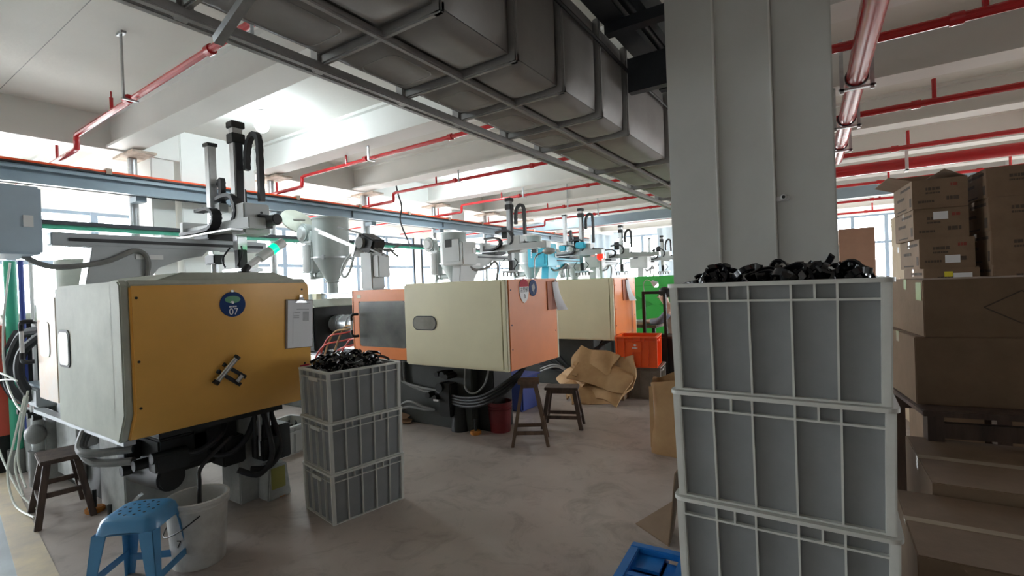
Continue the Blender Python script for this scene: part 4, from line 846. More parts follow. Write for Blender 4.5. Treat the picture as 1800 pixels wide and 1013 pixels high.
# blue pallet
P = thing('plastic_pallet', 'bright blue plastic pallet under the tall near crate stack', 'pallet', (-.30, 1.95, 0), R(4))
pw, pd = .60, .58
MB().box(-pw, pw, pd-.05, pd, .145, .178).box(-pw, pw, -pd, -pd+.05, .145, .178).box(-pw, -pw+.05, -pd+.05, pd-.05, .145, .178).box(pw-.05, pw, -pd+.05, pd-.05, .145, .178).build('deck_frame', M_BLUEPAL, P, bev=.006)
MB().prism(rrect(-pw+.05, -pw+.25, pd-.27, pd-.05, .03), 'z', .10, .13).build('recessed_pad', M_BLUEPAL, P)
MB().box(-pw+.25, -pw+.29, pd-.31, pd-.05, .14, .178).build('pad_border', M_BLUEPAL, P, bev=.006); MB().box(-pw+.05, -pw+.25, pd-.31, pd-.27, .14, .178).build('pad_border', M_BLUEPAL, P, bev=.006)
for i in range(6):
    x = -pw+.30+i*.15; y = pd-.05
    MB().bar((x, y, .16), (x+.13, y-.14, .16), .026, .034).build('lattice_bar', M_BLUEPAL, P); MB().bar((x+.13, y, .159), (x, y-.14, .159), .026, .034).build('lattice_bar', M_BLUEPAL, P)
for j in range(6):
    y = pd-.33-j*.15; MB().bar((-pw+.05, y, .16), (-pw+.27, y-.14, .16), .026, .034).build('lattice_bar', M_BLUEPAL, P); MB().bar((-pw+.27, y, .159), (-pw+.05, y-.14, .159), .026, .034).build('lattice_bar', M_BLUEPAL, P)
MB().box(-pw+.29, pw-.05, -pd+.05, pd-.2, .15, .176).build('deck_plate', M_BLUEPAL, P)
for i, x in enumerate((-pw+.1, 0, pw-.1)):
    for y in (-pd+.1, 0, pd-.1): MB().box(x-.09, x+.09, y-.09, y+.09, 0, .145).build('pallet_foot', M_BLUEPAL, P, bev=.015)
# orange crate on dirty crate
crate('dirty brown-grey crate under the orange one', (-2.22, 6.5, 0), R(8), .52, .46, .42, None, M_BCRATE, M_BCRATE, nx=3, ny=3)
OC = crate('bright orange-red crate on top of a dirty brown crate', (-2.24, 6.42, .42), R(10), .53, .48, .40, None, M_OCRATE, M_OCRATE, nx=4, ny=3)
lp = MB().box(-.11, .07, -.246, -.236, .2, .33).build('logo_plate', M_OCRATE, OC); MB().box(-.022, .0, -.248, -.245, .28, .305).box(-.03, .012, -.248, -.245, .288, .297).build('logo', M_WHITE, lp); 
for i in range(5): MB().box(-.046+.014*i, -.037+.014*i, -.248, -.245, .245, .264).build('lettering', M_WHITE, lp)

# ================================================================== STOOLS, BUCKETS
def wood_stool(lab, loc, rz, h, sw, sd, spread, m_, lw=.035, rungs=((.3, 0), (.42, 1))):
    S = thing('wooden_stool', lab, 'stool', loc, rz, 'wooden stools')
    MB().box(-sw/2, sw/2, -sd/2, sd/2, h-.03, h).build('seat', m_, S, bev=.005); MB().box(-sw/2+.03, sw/2-.03, -sd/2+.03, -sd/2+.05, h-.07, h-.03).box(-sw/2+.03, sw/2-.03, sd/2-.05, sd/2-.03, h-.07, h-.03).build('apron', m_, S)
    T_ = {}
    for i in (-1, 1):
        for j in (-1, 1):
            p1 = Vector((i*(sw/2-.045), j*(sd/2-.04), h-.03)); p0 = Vector((i*(sw/2-.045+spread), j*(sd/2-.04+spread*.75), 0)); T_[(i, j)] = (p0, p1)
            d = p1-p0; a = lw/2
            vs = [p0+Vector((x*a, y*a, 0)) for x, y in ((-1, -1), (1, -1), (1, 1), (-1, 1))]+[p1+Vector((x*a, y*a, 0)) for x, y in ((-1, -1), (1, -1), (1, 1), (-1, 1))]
            MB().add(vs, [(0, 3, 2, 1), (4, 5, 6, 7), (0, 1, 5, 4), (1, 2, 6, 5), (2, 3, 7, 6), (3, 0, 4, 7)]).build('leg', m_, S, bev=.003)
    def at(k_, f): p0, p1 = T_[k_]; return p0.lerp(p1, f)
    for f, ax in rungs:
        for s in (-1, 1):
            a, b = (((-1, s), (1, s)) if ax == 0 else ((s, -1), (s, 1)))
            MB().bar(at(a, f), at(b, f), .018, .035).build('rung', m_, S)
    return S
wood_stool('dark worn wooden stool beside the amber machine at the left', (-4.80, 1.14, 0), R(-8), .45, .36, .24, .09, M_WOOD, .04, ((.38, 0), (.5, 1)))
wood_stool('tall narrow wooden stool in front of the orange machine end', (-2.56, 4.10, 0), R(30), .62, .21, .22, .11, M_WOOD2, .032, ((.22, 0), (.55, 1), (.35, 1)))
wood_stool('low wooden stool with dark seat behind the tall narrow one', (-2.52, 4.72, 0), R(20), .44, .36, .22, .07, M_WOOD, .045, ((.3, 0), (.3, 1)))
# blue plastic stool
S = thing('plastic_stool', 'sky blue plastic stool with perforated seat in the foreground', 'stool', (-3.15, 1.06, 0), R(40))
h_, a_, t_ = .44, .130, .180
def loop(z, r_, rad):    # rounded square
    out = []
    for (sx, sy, s) in ((1, 1, 0), (-1, 1, 1), (-1, -1, 2), (1, -1, 3)):
        for t in range(5): an = math.pi/2*(s+t/4); out.append((sx*(r_-rad)+rad*math.cos(an), sy*(r_-rad)+rad*math.sin(an), z))
    return out
L_ = [loop(h_, a_-.03, .04), loop(h_-.004, a_-.012, .05), loop(h_-.02, a_+.003, .055), loop(h_-.075, a_+.016, .05)]
vs = []; [vs.extend(l) for l in L_]; n = 20
fs = [(i*n+j, i*n+(j+1) % n, (i+1)*n+(j+1) % n, (i+1)*n+j) for i in range(3) for j in range(n)]+[tuple(range(n))]
MB().add(vs, fs).build('seat', M_BLUESTOOL, S, solid=.005, ang=50)
hole = MB().cyl((0, 0, 0), (0, 0, .0016), .0075, n=10).mesh('hole', M_INK)
for (x, y) in [(0, 0)]+[(.045*math.cos(R(a)), .045*math.sin(R(a))) for a in range(0, 360, 60)]+[(.085*math.cos(R(a)), .085*math.sin(R(a))) for a in range(15, 360, 30)]:
    inst('hole', hole, S, (x, y, h_-.0005))
def slab(pts, t, axis_dir): pass
for sx in (-1, 1):
    for sy in (-1, 1):   # folded L-section legs
        b = MB()
        for ax in (0, 1):
            o1, o0 = a_+.014, t_
            w1, w0 = .07, .035
            if ax == 0: q = [(sx*(o1-w1), sy*o1, h_-.07), (sx*o1, sy*o1, h_-.07), (sx*o0, sy*o0, 0), (sx*(o0-w0), sy*o0, 0)]; off = (0, -sy*.006, 0)
            else: q = [(sx*o1, sy*(o1-w1), h_-.07), (sx*o1, sy*o1, h_-.07), (sx*o0, sy*o0, 0), (sx*o0, sy*(o0-w0), 0)]; off = (-sx*.006, 0, 0)
            q2 = [tuple(p[i]+off[i] for i in range(3)) for p in q]
            b.add(q+q2, [(0, 1, 2, 3), (7, 6, 5, 4)]+[(i, (i+1) % 4, 4+(i+1) % 4, 4+i) for i in range(4)])
        b.build('leg', M_BLUESTOOL, S, bev=.002)
for ax in (0, 1):
    for s in (-1, 1):
        z = .10 if ax == 0 else .13; f = a_+.014+(t_-a_-.014)*(1-z/(h_-.07)); g = f-.005
        (MB().box(-g, g, s*f-.004-s*.006, s*f+.004-s*.006, z-.02, z+.02) if ax == 0 else MB().box(s*f-.004-s*.006, s*f+.004-s*.006, -g, g, z-.02, z+.02)).build('stretcher', M_BLUESTOOL, S, bev=.003)
        f2 = a_+.016; (MB().prism([(-f2+.06, h_-.075), (f2-.06, h_-.075), (f2-.085, h_-.068), (-f2+.085, h_-.068)], 'y', s*f2-.003, s*f2+.003)).build('arch_edge', M_BLUESTOOL, S)
# white bucket
Bk = thing('paint_bucket', 'dirty white plastic bucket catching a hose under the amber machine', 'bucket', (-3.19, 1.36, 0))
MB().lathe([(.0, .005), (.128, .005), (.13, 0), (.135, .01), (.157, .33), (.166, .33), (.168, .345), (.163, .35), (.163, .36), (.168, .365), (.168, .385), (.160, .39), (.154, .385), (.150, .34), (.126, .02), (.0, .015)], n=36, cap=False).build('shell', M_BUCKET, Bk)
hv = []
for i in range(13): t = math.pi*i/12; hv.append((.165*math.cos(t)*math.cos(R(-20))-(-.17*math.sin(t)*math.sin(R(-20))), .165*math.cos(t)*math.sin(R(-20))-.17*math.sin(t)*math.cos(R(-20)), .32-.12*math.sin(t)))
MB().tube(hv, .0035, 6, 2).build('wire_handle', M_BLACKIRON, Bk)
hd = R(-62); text('numeral', '7', .06, M_INK, Bk, (.151*math.cos(hd), .151*math.sin(hd), .17), (R(90-3.5), 0, hd+R(90)))
H_ = MB().tube([(-.03-.16, .05+.25, .62), (-.05-.1, .1, .5), (-.08, .05, .42), (-.04, .03, .25), (.02, .02, .1)], .012, 8).build('drain_hose', M_RUBBER, None); H_.location = Bk.location; tag(H_, 'black drain hose dipping into the white bucket', 'hose')
# red bucket under machine 8
Bk = thing('red_bucket', 'dark red bucket under the orange and cream machine', 'bucket', (-3.05, 4.28, 0))
MB().lathe([(.0, .0), (.11, .0), (.13, .30), (.135, .30), (.135, .32), (.125, .32), (.107, .02), (.0, .02)], n=28, cap=False).build('shell', M_REDBUCKET, Bk)
for z in (.24, .27): MB().lathe([(.128, z), (.136, z+.003), (.130, z+.006)], n=28, cap=False).build('hoop', M_REDBUCKET, Bk)

# ================================================================== CARTONS
def carton(lab, loc, rz, w, d, h, m_=M_CARD, prints=0, open_=None, stickers=(), tape=True, group='brown cartons stacked on the right', name='cardboard_carton', lprint=True):
    C = thing(name, lab, 'carton', loc, rz, group)
    if open_:
        t = .006
        MB().box(-w/2, w/2, -d/2, d/2, 0, t).box(-w/2, w/2, -d/2, -d/2+t, t, h).box(-w/2, w/2, d/2-t, d/2, t, h).box(-w/2, -w/2+t, -d/2+t, d/2-t, t, h).box(w/2-t, w/2, -d/2+t, d/2-t, t, h).build('box_body', m_, C)
        for side, ang in open_:
            fl = min(w, d)*.45
            L1 = w if side in 'fb' else d
            f = MB().add([(-L1/2+.005, 0, 0), (L1/2-.005, 0, 0), (L1/2-.02, fl, 0), (-L1/2+.02, fl, 0), (-L1/2+.005, 0, t), (L1/2-.005, 0, t), (L1/2-.02, fl, t), (-L1/2+.02, fl, t)], [(0, 3, 2, 1), (4, 5, 6, 7), (0, 1, 5, 4), (1, 2, 6, 5), (2, 3, 7, 6), (3, 0, 4, 7)]).build('flap', m_, C)
            rzf = {'b': 0, 'f': math.pi, 'l': math.pi/2, 'r': -math.pi/2}[side]; f.location = {'b': (0, d/2, h), 'f': (0, -d/2, h), 'l': (-w/2, 0, h), 'r': (w/2, 0, h)}[side]
            f.rotation_mode = 'ZYX' if False else 'XYZ'; f.rotation_euler = (R(ang), 0, rzf)
    else:
        MB().box(-w/2, w/2, -d/2, d/2, 0, h).build('box_body', m_, C, bev=.004)
        if tape: MB().box(-w/2-.001, w/2+.001, -.025, .025, h-.06, h+.001).build('packing_tape', M_TAPE, C)
        MB().box(-.002, .002, -d/2-.0006, -d/2+.001, h-.004, h).build('flap_seam', M_PRINT, C)
    rnd = random.Random(hash(lab) % 1000 if False else int((loc[0]*97+loc[1]*31+loc[2]*57)*10) % 9973)
    y = -d/2-.0012; x = -w/2-.0012
    def words_(axis, a0, a1, z, hh, mt):
        b = MB(); p = a0
        while p < a1-.01:
            q = min(a1, p+rnd.uniform(.4, 1.2)*hh)
            if axis == 'f': b.box(p, q, y, y+.001, z, z+hh)
            else: b.box(x, x+.001, p, q, z, z+hh)
            p = q+hh*.18
        b.build('print', mt, C)
    if prints:
        words_('f', -w*.25, w*.05, h*.62, h*.10, M_PRINT); words_('f', -w*.25, w*.02, h*.50, h*.06, M_PRINT)
        words_('f', w*.12, w*.36, h*.25, h*.13, M_PRINT); words_('f', w*.2, w*.35, h*.72, h*.10, M_PRINTR)
        if prints > 1: words_('f', -w*.4, -w*.1, h*.2, h*.08, M_PRINT)
        if lprint: words_('l', -d*.42, d*.1, h*.78, h*.09, M_PRINT); words_('l', -d*.1, d*.3, h*.48, h*.10, M_PRINT); words_('l', -d*.45, -d*.36, h*.12, h*.3, M_PRINT); words_('l', -d*.2, d*.3, h*.08, h*.05, M_PRINT)
    for (sx, sz, sw, sh_, mt) in stickers: MB().box(sx*w-sw/2, sx*w+sw/2, y-.0005, y+.001, sz*h-sh_/2, sz*h+sh_/2).build('sticker', mt, C)
    return C
def at_corner(x, y, rz, w, d):   # front-left corner -> centre
    c_, s_ = math.cos(rz), math.sin(rz); return (x+c_*w/2-s_*d/2, y+s_*w/2+c_*d/2)
q5 = R(6); cw, cd, ch = .335, .62, .225
labs = ['lowest visible carton of the left column of printed cartons', 'carton with yellow and blue stickers in the left column of printed cartons', 'printed carton with a low white sticker, third down in the left column', 'printed carton with a high white sticker, second down in the left column', 'open-topped printed carton on top of the left column']
zs = [.95, 1.36-.0, 1.575, 1.8, 2.03]
for z, hh, off in ((0, .44, .02), (.44, .46, .01)):
    x_, y_ = at_corner(.56+off, 5.05, q5, cw, cd); carton('plain carton %s the printed left column' % ('at the foot of' if z == 0 else 'low down in'), (x_, y_, z), q5, cw, cd, hh, prints=0)
xs = [.565, .553, .54, .52]
for i, (z, hh) in enumerate(((.90, .43), (1.33, .23), (1.56, .235), (1.795, .235))):
    x_, y_ = at_corner(xs[i], 5.0, q5, cw+.02*(3-i) if i else cw, cd)
    carton(labs[i], (x_, y_, z), q5, cw, cd, hh, prints=2 if i else 0, stickers=[] if i == 0 else ([(-.05, .8, .05, .04, M_YSTICK), (.2, .7, .11, .06, M_PAPER)] if i == 1 else [(.1, .3, .09, .06, M_PAPER)] if i == 2 else [(.0, .75, .09, .06, M_PAPER)]))
x_, y_ = at_corner(.515, 4.98, q5, cw, cd)
carton(labs[4], (x_, y_, 2.03), q5, cw, cd, .225, prints=2, open_=(('l', 18), ('r', 150), ('b', 60)))
for i, (z, hh) in enumerate(((0, .45), (.45, .45), (.9, .43), (1.33, .24), (1.57, .25), (1.82, .25), (2.07, .22))):
    x_, y_ = at_corner(.945+.012*(6-i)*.6, 4.98, q5, .5, .6)
    carton(['bottom carton of the right column', 'second carton up in the right column', 'third carton up in the right column', 'fourth carton up in the right column', 'fifth carton up in the right column', 'sixth carton up in the right column', 'topmost carton of the right column, wrapped in film'][i]+' at the picture edge', (x_, y_, z), q5, .5, .6, hh, prints=1 if i > 2 else 0)
# big cartons in front, on a timber stand
qb = R(9)
St = thing('timber_stand', 'dark timber stand under the big cartons on the right', 'stand', (.78, 3.78, 0), qb)
MB().box(-.48, .62, -.36, .42, .78, .81).build('board', M_WOOD, St, bev=.004)
for x in (-.42, .1, .56): 
    for y in (-.3, .36): MB().box(x-.035, x+.035, y-.035, y+.035, 0, .78).build('leg', M_WOOD, St)
for y in (-.3, .36): MB().box(-.42, .56, y-.02, y+.02, .66, .74).build('rail', M_WOOD, St)
for i, (z, hh, lab) in enumerate(((.81, .375, 'big dark carton on the timber stand, lower of two'), (1.185, .315, 'big dark carton with a printed diamond, upper of two on the timber stand'))):
    x_, y_ = at_corner(.352 if i == 0 else .395, 3.5, qb, .85, .62); cc = carton(lab, (x_, y_, z), qb, .85, .62, hh, M_CARD, 0)
    if i:
        b = MB(); yy = -.312; cx, cz = -.02, .16
        for (p0, p1) in (((-.15, 0), (0, .085)), ((0, .085), (.15, 0)), ((.15, 0), (0, -.085)), ((0, -.085), (-.15, 0))): b.bar((cx+p0[0], yy, cz+p0[1]), (cx+p1[0], yy, cz+p1[1]), .002, .006)
        b.build('printed_diamond', M_PRINT, cc)
        MB().box(-.428, -.424, -.29, -.2, .2, .3).build('packing_tape', M_TAPE, cc)
# open cartons near
x_, y_ = at_corner(.318, 2.72, R(2), .8, .72); c2_ = carton('large closed carton behind the nearest one at lower right', (x_, y_, 0), R(2), .8, .72, .645, M_CARD, 0)
x_, y_ = at_corner(.200, 2.10, R(1), .78, .60); nc = carton('nearest large carton with a taped top at the lower right corner', (x_, y_, 0), R(1), .78, .60, .60, M_CARD, 0, tape=False)
MB().box(-.391, .391, -.02, .02, .58, .601).build('packing_tape', M_TAPE, nc)
# far carton pile
for i in range(3): carton(['bottom', 'middle', 'top'][i]+' carton of the reddish far pile right of the column', (.26, 9.1, 1.5+.235*i), R(2), .44, .4, .235, mat('reddish_card', (.42, .25, .17), .8), 0, group='far carton pile')
carton('tall carton under the reddish far pile', (.26, 9.12, 0), R(2), .46, .44, .8, mat('reddish_card', (.42, .25, .17), .8), 0, group='far carton pile'); carton('second carton under the reddish far pile', (.26, 9.12, .8), R(2), .46, .44, .7, mat('reddish_card', (.42, .25, .17), .8), 0, group='far carton pile')
for i, (z, hh) in enumerate(((0, .6), (.6, .55), (1.15, .33), (1.48, .32), (1.80, .33))): carton(['lowest', 'second', 'third', 'fourth', 'topmost'][i]+' pale carton of the column behind the printed cartons', (.74, 6.6, z), R(8), .38, .5, hh, M_CARDL, 0, group='pale carton column')
# cartons and flattened board under machine 8's left end
for i in range(2): carton(('lower' if i == 0 else 'upper')+' small brown carton under the sliding door of the middle machine', (-4.62, 4.28, .20+.17*i), R(0), .3, .3, .17, mat('tan_card', (.46, .27, .15), .8), 0, group='small cartons under the middle machine')
o = thing('plastic_tray', 'dark blue plastic tray under the two small cartons', 'tray', (-4.62, 4.28, 0)); MB().box(-.2, .2, -.18, .18, .13, .20).build('tray_top', M_BLUEPLASTIC, o, bev=.01)
for x in (-.17, .17):
    for y in (-.15, .15): MB().box(x-.03, x+.03, y-.03, y+.03, 0, .13).build('tray_leg', M_BLUEPLASTIC, o)
def board(lab, loc, rot, w, d, m_=M_CARD, t=.006, bend=0):
    o = thing('cardboard_sheet', lab, 'cardboard', loc); o.rotation_euler = rot
    MB().grid(lambda u, v: (-w/2+w*u, -d/2+d*v, bend*math.sin(math.pi*u)*(1 if True else 0)), 8, 4).build('sheet', m_, o, solid=t)
    MB().box(-w/2, w/2, -.002, .002, t*.6, t+.001).build('fold_line', M_PRINT, o) if bend == 0 else None
    return o
board('upper flattened cardboard sheet lying by the middle machine base', (-4.38, 4.08, .095), (R(8), R(4), R(20)), .34, .3, mat('tan_card', (.46, .27, .15), .8))
board('lower flattened cardboard sheet lying by the middle machine base', (-4.36, 4.05, .045), (R(5), R(3), R(32)), .36, .32, mat('tan_card', (.46, .27, .15), .8))
LB = thing('folded_cardboard', 'folded cardboard sheet standing against the tall near crate stack', 'cardboard', (-.86, 2.98, 0))
MB().add([(-.03, .08, 0), (.0, -.14, 0), (.04, -.10, .42), (.03, .1, .42)]+[(-.024, .08, 0), (.006, -.14, 0), (.046, -.10, .42), (.036, .1, .42)], [(0, 1, 2, 3), (7, 6, 5, 4), (0, 4, 5, 1), (1, 5, 6, 2), (2, 6, 7, 3), (3, 7, 4, 0)]).build('upright_panel', M_CARD, LB)
MB().add([(-.25, .02, .004), (-.0, -.14, .004), (-.02, .1, .16), (-.03, .12, .16)]+[(-.25, .02, .010), (-.0, -.14, .010), (-.02, .1, .166), (-.03, .12, .166)], [(0, 1, 2, 3), (7, 6, 5, 4), (0, 4, 5, 1), (1, 5, 6, 2), (2, 6, 7, 3), (3, 7, 4, 0)]).build('lower_flap', M_CARD, LB)

# ================================================================== KRAFT BAGS
def crumple(b, amp, seed):
    rnd = random.Random(seed); ph = [(rnd.uniform(5, 16), rnd.uniform(5, 16), rnd.uniform(5, 16), rnd.uniform(0, 6)) for _ in range(5)]
    def f(p): return sum(math.sin(a*p[0]+c*p[1]+d*p[2]+e) for a, c, d, e in ph)/5*amp
    b.v = [(p[0]+f(p), p[1]+f((p[1], p[2], p[0])), max(p[2]+f((p[2], p[0], p[1])), .0)) for p in b.v]; return b
def flat_bag(lab, loc, rot, w, d, seed, amp=.014, curl=.05, th=.03):
    rnd = random.Random(seed); ka, kb = rnd.uniform(-.5, .5), rnd.uniform(.3, .7)
    b = MB(); b.grid(lambda u, v: (-w/2+w*u+.03*math.sin(5*v+seed), -d/2+d*v+.02*math.sin(7*u+seed), .2+curl*(abs(2*u-1)**3)*ka*2-.12*max(0, kb-v)**1.5*(1+ka*u)+.02*abs(math.sin(6*u+2*v+seed))), 22, 16)
    crumple(b, amp, seed); b.v = [(p[0], p[1], p[2]-.2) for p in b.v]
    o = thing('kraft_bag', lab, 'paper bag', loc, group='empty kraft bags heaped on the floor'); o.rotation_euler = rot
    b.build('bag_body', M_KRAFT, o, ang=28, solid=th)
    MB().box(-w/2+.04, -w/2+.10, -d/2+.03, -d/2+.08, .0, .028).build('paper_tag', M_PAPER if seed == 3 else M_KRAFT, o)
    return o
cx_, cy_ = -2.70, 5.98
flat_bag('lowest kraft bag of the heap, one corner on the floor', (cx_+.0, cy_-.12, .13), (R(22), R(6), R(38)), .62, .40, 1)
flat_bag('kraft bag with a white tag in the lower heap', (cx_+.10, cy_-.06, .20), (R(30), R(8), R(-14)), .74, .38, 3)
flat_bag('wide kraft bag folded across the heap', (cx_+.10, cy_-.02, .33), (R(34), R(11), R(4)), .78, .34, 5)
flat_bag('kraft bag draped over the back right of the heap', (cx_+.26, cy_+.16, .38), (R(62), R(0), R(-5)), .48, .40, 6, .012, .02)
flat_bag('topmost kraft bag of the heap with a bent corner', (cx_-.03, cy_+.06, .50), (R(50), R(10), R(0)), .58, .34, 9, .014, .1)
flat_bag('kraft bag sliding off the left of the heap', (cx_-.32, cy_-.02, .24), (R(30), R(-38), R(20)), .36, .42, 12)
# box that carries the heap
carton('low brown carton buried under the heap of kraft bags', (cx_+.02, cy_+.22, 0), R(6), .66, .36, .34, M_CARD, 0, group='carton under the kraft bags', tape=False)
# standing bag
SB = thing('kraft_sack', 'tall kraft paper sack standing beside the tall near crate stack', 'paper bag', (-1.20, 4.50, 0), R(0))
b = MB(); nz, nn = 18, 32
for i in range(nz+1):
    v = i/nz; z = .68*v
    wx, wy = .25-.03*math.sin(v*3), .17*(1-.45*v*v)+.02
    for j in range(nn):
        t = 2*math.pi*j/nn; c_, s_ = math.cos(t), math.sin(t); e = .35
        x = wx*math.copysign(abs(c_)**e, c_); y = wy*math.copysign(abs(s_)**e, s_)
        zt = z+(v**4)*(.03*math.sin(2*t)+.08*(x/.25)+.05*(1 if y > 0 else -.3))
        b.v.append((x+.02*(1-v)*0, y, zt))
b.f += [(i*nn+j, i*nn+(j+1) % nn, (i+1)*nn+(j+1) % nn, (i+1)*nn+j) for i in range(nz) for j in range(nn)]+[tuple(range(nn-1, -1, -1))]
crumple(b, .012, 4).build('bag_body', M_KRAFT, SB, ang=28); MB().box(-.235, -.2, -.165, -.16, .05, .6).build('side_pleat', M_KRAFT, SB)

# ================================================================== SECURITY CAMERA on the column
K = thing('security_camera', 'small white camera on the right flange of the grey column', 'camera', (-.243, 2.825, 1.94))
MB().box(.0, .06, -.012, .004, -.01, .012).build('bracket', M_WHITE, K, bev=.003); MB().sphere((.035, -.02, .005), .016, 12, 8).build('camera_body', M_WHITE, K); MB().cyl((.035, -.034, .005), (.035, -.038, .005), .008, n=10).build('lens', M_INK, K)

# ================================================================== LEFT EDGE CLUTTER
Pp = thing('green_post', 'green painted steel post at the left edge of the picture', 'post', (-6.35, 1.22, 0)); MB().cyl((0, 0, 0), (0, 0, 1.95), .045, n=14).build('tube', M_GREENPOST, Pp); MB().cyl((0, 0, 0), (0, 0, .22), .07, n=14).build('base_sleeve', M_GREYHOSE, Pp)
MB().cyl((.12, .05, .3), (.12, .05, 1.95), .02, n=10).build('conduit', M_BLUEPLASTIC, Pp); MB().cyl((.2, .1, .3), (.2, .1, 1.95), .015, n=10).build('conduit', M_WHITE, Pp)
Rc = thing('red_cabinet', 'red cabinet behind the hoses at the left edge', 'cabinet', (-6.75, .96, 0)); MB().box(-.5, .35, .0, .28, .35, 1.36).build('cabinet_body', M_REDCAB, Rc, bev=.01); MB().box(-.4, .3, .05, .25, 0, .35).build('cabinet_base', M_BLACKIRON, Rc); MB().box(-.46, .3, -.012, .0, .42, 1.3).build('cabinet_door', M_REDCAB, Rc, bev=.004)
def hose(lab, pts, r, m_, group=None):
    P = [Vector(p) for p in pts]; o = MB().tube([p-P[0] for p in P], r, 8).build('hose', m_); o.location = P[0]; tag(o, lab, 'hose', group)
hs = [('thick black hose bent against the red cabinet', [(-5.75, 1.28, 1.32), (-5.95, 1.2, 1.28), (-6.1, 1.15, 1.05), (-6.0, 1.12, .85), (-5.9, 1.2, .7)], .035, M_RUBBER), ('black hose hanging beside the green post', [(-6.2, 1.22, 1.3), (-6.4, 1.18, 1.1), (-6.42, 1.15, .9), (-6.3, 1.2, .7)], .028, M_RUBBER),
      ('black hose dropping behind the pale sliding door', [(-5.55, 1.25, 1.3), (-5.7, 1.15, 1.15), (-5.66, 1.12, .95), (-5.6, 1.18, .75)], .035, M_RUBBER)]
for a in hs: hose(*a)
wl = ['milky tube falling from the top in the left tangle', 'milky tube looping widest in the left tangle', 'milky tube arching to the left edge', 'milky tube hanging lowest by the dark stool', 'milky tube pair partner beside the amber machine bed', 'milky tube nearest the amber machine pale door']
wp = [[(-5.7, 1.1, 1.9), (-5.78, 1.06, 1.4), (-5.7, 1.04, 1.0), (-5.4, 1.03, .8), (-5.2, 1.04, .72)], [(-5.55, 1.06, .95), (-5.8, 1.0, .9), (-5.95, 1.0, .6), (-5.75, 1.0, .35), (-5.3, 1.02, .1), (-5.0, 1.05, .03)], [(-5.4, 1.05, .95), (-5.7, 1.0, 1.0), (-6.1, 1.0, .85), (-6.3, 1.0, .6)],
      [(-5.2, 1.05, .85), (-5.3, 1.0, .5), (-5.42, .98, .25), (-5.2, .97, .05), (-4.85, 1.0, .02)], [(-5.16, 1.06, .85), (-5.25, 1.02, .5), (-5.3, 1.0, .3), (-5.1, 1.0, .12)], [(-5.1, 1.05, .9), (-5.12, 1.0, .6), (-5.2, 1.0, .35), (-5.02, 1.0, .2)]]
for lab, p in zip(wl, wp): hose(lab, p, .0075, M_CLEARHOSE, 'milky tubes left of the amber machine')
Mc = thing('water_manifold', 'grey pipe manifold and valves tangled in tubes at the left', 'manifold', (-5.75, 1.25, 0))
MB().cyl((0, 0, 0), (0, 0, .7), .06, n=14).build('standpipe', M_GREYBASE, Mc); MB().cyl((-.3, 0, .62), (.35, 0, .62), .045, n=14).build('header_pipe', M_GALV, Mc); MB().cyl((0, 0, 0), (0, 0, .3), .085, n=14).build('base_sleeve', M_GREYHOSE, Mc)
for i in range(4): MB().cyl((-.2+.15*i, -.1, .62), (-.2+.15*i, .0, .62), .025, n=10).build('valve', M_BLACKIRON, Mc)
MB().box(.05, .3, -.08, .1, .70, .85).build('pump_block', M_ROBOT, Mc, bev=.01); MB().sphere((.08, -.05, .45), .09, sc=(1.1, .8, .9)).build('pump_body', M_GREYHOSE, Mc)
MB().box(-.1, .45, -.06, .25, .86, .88).build('shelf_plate', M_TRAY, Mc)
# red and pale hoses between machines 7 and 8
rl = [('red', .9, 0), ('red', 1.0, 1), ('pale', 1.05, 2), ('red', .85, 3), ('pale', 1.1, 4), ('red', .95, 5)]
nm = ['first', 'second', 'third', 'fourth', 'fifth', 'sixth']
for cname, zt, i in rl: hose('%s thin hose arching left of the orange sliding door, %s from the left' % (cname, nm[i]), [(-5.75+.08*i, 3.95+.03*i, .35), (-5.65+.09*i, 3.85, .65), (-5.4+.07*i, 3.82+.02*i, zt-.02), (-5.15+.06*i, 3.9, zt+.04), (-4.85+.02*i, 4.05, zt+.1)], .011, M_REDHOSE if cname == 'red' else M_KRAFT, 'thin hoses beside the orange sliding door')
hose('black cable hanging down from the ceiling in the middle', [(-7.3, 6.9, ZC), (-7.25, 6.95, 3.5), (-7.2, 7.0, 3.2), (-7.25, 7.0, 2.9), (-7.1, 7.1, 2.4)], .015, M_RUBBER)
Bb = thing('plastic_bin', 'dark blue plastic bin behind the orange machine end', 'bin', (-3.42, 5.2, 0)); MB().box(-.25, .2, -.2, .2, 0, .42).build('bin_body', M_BLUEPLASTIC, Bb, bev=.02); MB().box(-.27, .22, -.22, .22, .41, .43).build('bin_rim', M_BLUEPLASTIC, Bb, bev=.006)

# ================================================================== WORKER, TABLE, FRAME
Tb = thing('work_table', 'work table with green mat in front of the green machine', 'table', (-2.85, 7.9, 0))
MB().box(-.55, .5, -.35, .4, .80, .84).build('table_top', M_WOOD2, Tb); MB().box(-.5, .42, -.3, .35, .84, .852).build('green_mat', M_TABLEGREEN, Tb)
for x in (-.5, .45):
    for y in (-.3, .35): MB().box(x-.025, x+.025, y-.025, y+.025, 0, .80).build('leg', M_BLACKIRON, Tb)
for i, (x, y) in enumerate(((-.35, -.2), (-.22, -.25), (-.1, -.18))):
    o = MB().lathe([(.05, 0), (.05, .05), (.046, .05), (.046, 0.004)], n=14, cap=False).build('clear_cup', M_WHITE); o.location = (-2.85+x, 7.9+y, .913); tag(o, ['leftmost', 'middle', 'rightmost'][i]+' pale moulded cup on the flat tray', 'cup')
Fr = thing('steel_frame_stand', 'dark square steel frame stand in front of the worker', 'stand', (-2.38, 7.1, 0))
